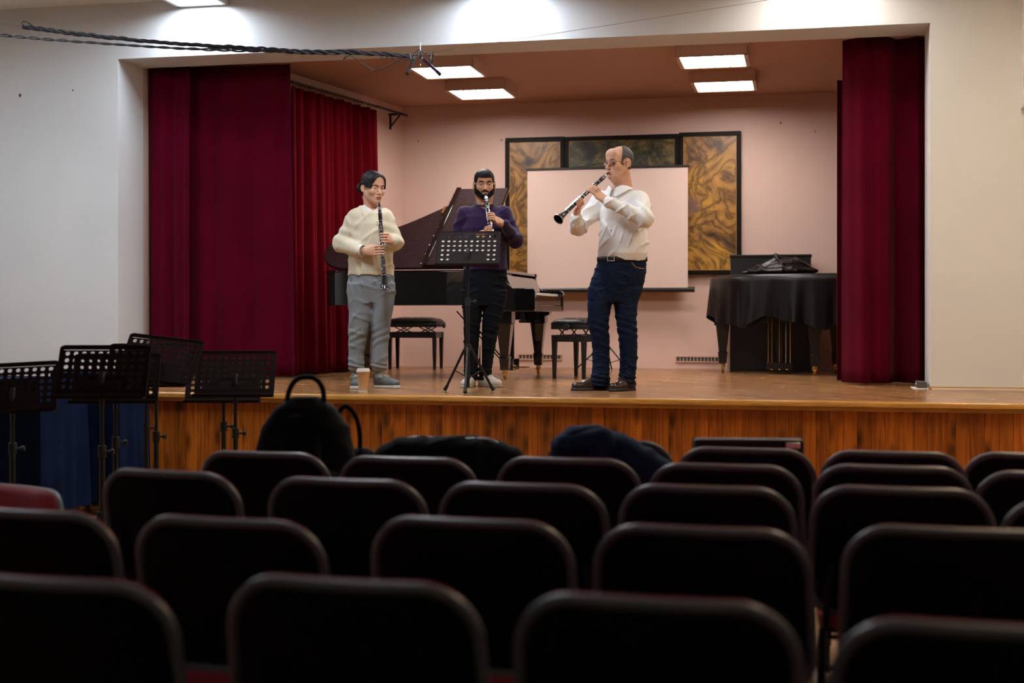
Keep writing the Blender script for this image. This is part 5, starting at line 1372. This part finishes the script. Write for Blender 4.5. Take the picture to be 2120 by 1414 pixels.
jk = sculpt('jacket', F, 'jacket_cream', Gp, 1)
F = Field((-.14, -.16, 1.10), (.16, .08, 1.46), .005)   # white tee and neckline
F.loft([(1.12, -.006, -.003, .140, .110), (1.26, -.008, -.0, .140, .105), (1.34, -.008, .0, .118, .085), (1.38, -.006, .005, .080, .066), (1.412, -.004, .008, .062, .058)], .02)
F.disp(lambda X, Y, Z: wav(X, Y, Z, [(50, 6, 22, .002)], 2)); F.cone((.0, -.01, 1.38), (.0, -.02, 1.50), .048, .056, .004, sub=True); F.ell((.02, -.08, 1.41), (.032, .05, .05), .01, sub=True)
sculpt('undershirt', F, 'tee_white', Gp, 1)
for wr, ax_ in ((wrR, V3((-.062, .036, .012))), (wrL, V3((.012, .036, .002)))):
    a_ = V3(wr)+ax_*.98; c_ = V3(wr)+ax_*.28; mb_ = V3(a_)*.5+V3(c_)*.5
    m = MB(); d_ = Vector(c_-a_); m.tube([a_, mb_, c_], [.040, .041, .045], 20, caps=False); m.build('shirt_cuff', 'tee_white', Gp, solid=.003)
m = MB()
for z in (1.27, 1.20, 1.12, 1.03): m.ell((.055+(1.27-z)*.12, -.127, z), (.007, .005, .007), 10)
m.build('buttons', 'jacket_cream', jk)
# sweatpants
F = Field((-.22, -.17, .10), (.21, .18, .92), .0048)
F.loft([(.125, -.120, .01, .050, .052), (.15, -.119, .005, .062, .064), (.18, -.121, .0, .064, .068), (.257, -.121, .0, .060, .066), (.42, -.104, -.008, .078, .080), (.58, -.081, -.008, .096, .092), (.72, -.092, 0, .097, .10), (.80, -.085, 0, .10, .11)], .012)
F.loft([(.125, .055, .01, .048, .052), (.155, .053, .005, .060, .064), (.18, .054, .0, .062, .068), (.34, .061, .0, .067, .072), (.45, .067, -.008, .074, .078), (.54, .072, -.008, .080, .086), (.62, .080, -.005, .086, .093), (.72, .078, .0, .095, .10), (.80, .075, 0, .10, .11)], .012)
F.loft([(.66, -.004, .0, .155, .09), (.74, -.004, .0, .176, .108), (.82, -.005, .0, .180, .118), (.89, -.006, .0, .174, .114)], .03)
F.disp(lambda X, Y, Z: wav(X, Y, Z, [(22, 8, 54, .004), (-36, 10, 44, .004), (60, 8, 20, .003)], 14)+.005*np.sin(Z*170+X*40)*np.exp(-((Z-.165)/.03)**2)+.003*np.sin(Z*110-X*50)*np.exp(-((Z-.40)/.08)**2))
sp_ = sculpt('sweatpants', F, 'sweat_grey', Gp, 1)
MB().tube([(-.152, -.075, .845), (-.158, -.068, .77)], .0022, 6).build('pocket_zip', 'satin_black', sp_)
for x, y in ((-.118, .005), (.054, .005)):
    MB().tube([(x, y, .075), (x, y, .135)], [.036, .040], 16).build('sock', 'sweat_grey', Gp)
shoe(Gp, ('trainer_grey', 'trainer_sole'), (-.118, .0, 0), (-.122, .055, 0), (-.108, -.205, 0), .95, .098, .024, laces='lace_green')
shoe(Gp, ('trainer_grey', 'trainer_sole'), (.054, .0, 0), (.020, .045, 0), (.222, -.095, 0), .95, .098, .024, laces='lace_green')
clarinet('black clarinet held upright in front of the woman in the cream jacket', local_to_world(baseG, cG0), local_to_world(baseG, cG1), roll_ref=(-.2, -1, 0))

# ------------------------------------------------------------------ bearded man in the purple sweater
b0 = PZ(1003, 800, STG); baseM = (b0.x, b0.y, STG)
Mp = person_root('bearded man in purple sweater and dark jeans playing clarinet behind the stand', baseM)
HM = M4((0, -.02, 1.582), yaw=math.radians(5), pitch=.04, sc=1.02)
cM0 = V3(HM @ Vector((0.002, -.096, -.067))); cM1 = V3((.085, -.50, 1.0)); axM = (cM1-cM0)/np.linalg.norm(cM1-cM0); cM1 = cM0+axM*.664
onM = lambda s: cM0+axM*s
shR, elR, wrR = (-.150, .02, 1.350), (-.232, .03, 1.130), None
shL, elL, wrL = (.150, .02, 1.350), (.245, .02, 1.150), (.135, -.165, 1.235)
pU, pL = onM(.255), onM(.40); wrR = tuple(pL+V3((-.105, .055, -.030))); wrL = tuple(pU+V3((.098, .060, -.035)))
HF, hp = head_parts('M', HM, gaze=(.15, -.25))
F = Field((-.12, -.45, 1.05), (.20, -.08, 1.42), .0024)
hand(F, wrL, pU, axM, -1, elL); hand(F, wrR, pL, axM, -1, elR)
P_, Q_ = F.mesh(); hands_ = (laplace(P_, Q_, 1, .4), Q_, 0, None)
F = Field((-.32, -.35, .0), (.32, .2, 1.50), .014)
F.loft([(.8, 0, 0, .12, .08), (.9, 0, 0, .14, .10), (1.1, 0, 0, .13, .10), (1.33, 0, 0, .13, .09), (1.42, 0, .01, .06, .055)], .03)
F.chain([(-.09, 0, .8), (-.10, 0, .45), (-.106, .0, .06)], [.06, .045, .032]); F.chain([(.09, 0, .8), (.05, 0, .45), (.004, .02, .06)], [.06, .045, .032])
F.chain([shR, elR, wrR], [.042, .034, .025]); F.chain([shL, elL, wrL], [.042, .034, .025])
P_, Q_ = F.mesh(); np_object('body', hp+[hands_, (P_, Q_, 0, None)], ['skin_olive', 'lips_pale', 'eye_white', 'iris_dark'], Mp)
def hcutM(X, Y, Z):
    fr = np.where(Y < -.012, .050-Z+.10*np.abs(X)-np.maximum(np.abs(X)-.056, 0)*5.0, -1)
    low = np.where(Y < .030, .014-Z, -Z-.055)
    ear = .034-np.sqrt((Y-.016)**2+(Z+.008)**2+(0*X))
    return np.maximum(np.maximum(fr, low+0*X), np.where(np.abs(X) > .055, ear, -1))
G = region_mesh(HF, .0035, hcutM, lambda X, Y, Z: .0008*np.sin(260*X+90*Y)*np.sin(240*Z+100*X)-.007*np.clip((Z-.03)/.06, 0, 1)); P_, Q_ = G.mesh(); np_object('hair', [(P_, Q_, 0, HM)], 'hair_black', Mp)
def bcut(X, Y, Z):
    jaw = np.maximum(Z+.056-.9*np.maximum(np.abs(X)-.036, 0), -Z-.125)        # below cheek line
    jaw = np.maximum(jaw, Y+.002+.0*X); jaw = np.maximum(jaw, -Z-.066-.62*np.maximum(-Y, 0))
    side = np.maximum(.050-np.abs(X), np.maximum(Z-.005, np.maximum(-Z-.062, np.abs(Y+.010)-.010)))
    mus = np.maximum(np.abs(Z+.0535)-.0055, np.maximum(np.abs(X)-.028, Y+.05))
    b = np.minimum(np.minimum(np.maximum(jaw, .0-Z*0-1), side), mus)
    cheek = np.maximum(.0, 0)
    hole = 1-np.sqrt((X/.026)**2+((Z+.0675)/.0105)**2)
    up = Z+.062-np.maximum(np.abs(X)-.028, 0)*1.2
    b = np.minimum(np.maximum(np.maximum(jaw, up), .0*X-1), np.minimum(side, mus))
    return np.maximum(b, np.where(Y < -.06, hole*.02, -1))
G = region_mesh(HF, .0045, bcut, lambda X, Y, Z: .0009*np.sin(420*X)*np.sin(380*Z+200*Y)); P_, Q_ = G.mesh(); np_object('beard', [(P_, Q_, 0, HM)], 'beard_black', Mp)
for s in (-1, 1): eyebrow(Mp, HM, s, 'hair_black', .0042, z=.0215, HF=HF)
F = Field((-.34, -.36, .90), (.36, .22, 1.50), .0048)
F.loft([(.915, .01, .0, .176, .118), (.98, .006, .0, .170, .120), (1.10, .0, -.004, .172, .128), (1.24, .0, -.006, .182, .132), (1.33, .0, 0, .165, .112), (1.38, .0, .008, .130, .085), (1.41, .0, .014, .095, .070), (1.44, .0, .016, .064, .058)], .025)
F.cone(shL, shR, .060, .060, .04)
F.chain([shR, elR, V3(wrR)+V3((-.02, .02, -.008))], [.070, .056, .036], .03); F.chain([shL, elL, V3(wrL)+V3((.02, .02, -.008))], [.070, .058, .037], .03)
F.disp(lambda X, Y, Z: wav(X, Y, Z, [(34, 8, 22, .0055), (-26, 8, 48, .005)], 33))
for E in (V3(elR)+V3((.03, -.03, .05)), V3(elL)+V3((-.03, -.04, .05))): F.disp(lambda X, Y, Z, E=E: .0055*np.sin(90*(Z*.9-X*.35))*np.exp(-((X-E[0])**2+(Y-E[1])**2+(Z-E[2])**2)/.010))
F.cone((.0, -.005, 1.405), (.0, -.02, 1.52), .058, .070, .004, sub=True)
sw = sculpt('sweater', F, 'sweater_purple', Mp, 1)
MB().tube([(.067*math.cos(a), .004+.065*math.sin(a), 1.432+.016*math.sin(a)) for a in np.linspace(0, 2*PI, 36, endpoint=False)], .006, 8, closed=True).build('neckband', 'collar_dark', sw)
MB().tube([(.055*math.cos(a), .006+.056*math.sin(a), 1.452+.018*math.sin(a)) for a in np.linspace(PI, 2*PI, 20)], .0012, 5).build('neck_chain', 'silver', Mp)
F = Field((-.21, -.18, .04), (.22, .2, .96), .0048)
F.loft([(.05, -.106, .0, .057, .07), (.13, -.106, .0, .056, .066), (.25, -.106, .0, .056, .064), (.376, -.103, -.006, .060, .068), (.517, -.095, -.008, .070, .078), (.65, -.093, -.003, .083, .09), (.75, -.09, 0, .09, .10)], .010)
F.loft([(.05, .006, .01, .052, .07), (.13, .006, .008, .053, .066), (.25, .018, .004, .058, .064), (.376, .032, -.004, .067, .069), (.517, .056, -.006, .074, .078), (.65, .077, -.003, .084, .09), (.75, .09, 0, .09, .10)], .010)
F.loft([(.64, -.005, .0, .14, .085), (.72, .0, .0, .168, .10), (.82, .004, .0, .176, .112), (.94, .008, .0, .168, .108)], .03)
F.disp(lambda X, Y, Z: wav(X, Y, Z, [(20, 8, 75, .004), (-30, 10, 95, .0034)], 41)+.004*np.sin(Z*180+X*30)*np.exp(-((Z-.09)/.05)**2)+.003*np.sin(Z*120+X*40)*np.exp(-((Z-.45)/.08)**2))
F.box((-.026, -.1, .33), (.006, .3, .17), .004, .006, sub=True)
sculpt('jeans', F, 'denim_black', Mp, 1)
shoe(Mp, ('trainer_white', 'sole_gum'), (-.106, .0, 0), (-.100, .055, 0), (-.150, -.215, 0), 1.0, .09, .022)
shoe(Mp, ('trainer_white', 'sole_gum'), (.006, .0, 0), (-.035, .045, 0), (.125, -.185, 0), 1.0, .09, .022)
clarinet('black and silver clarinet played by the bearded man, its lower end behind the stand', local_to_world(baseM, cM0), local_to_world(baseM, cM1), roll_ref=(0, -.6, .8))
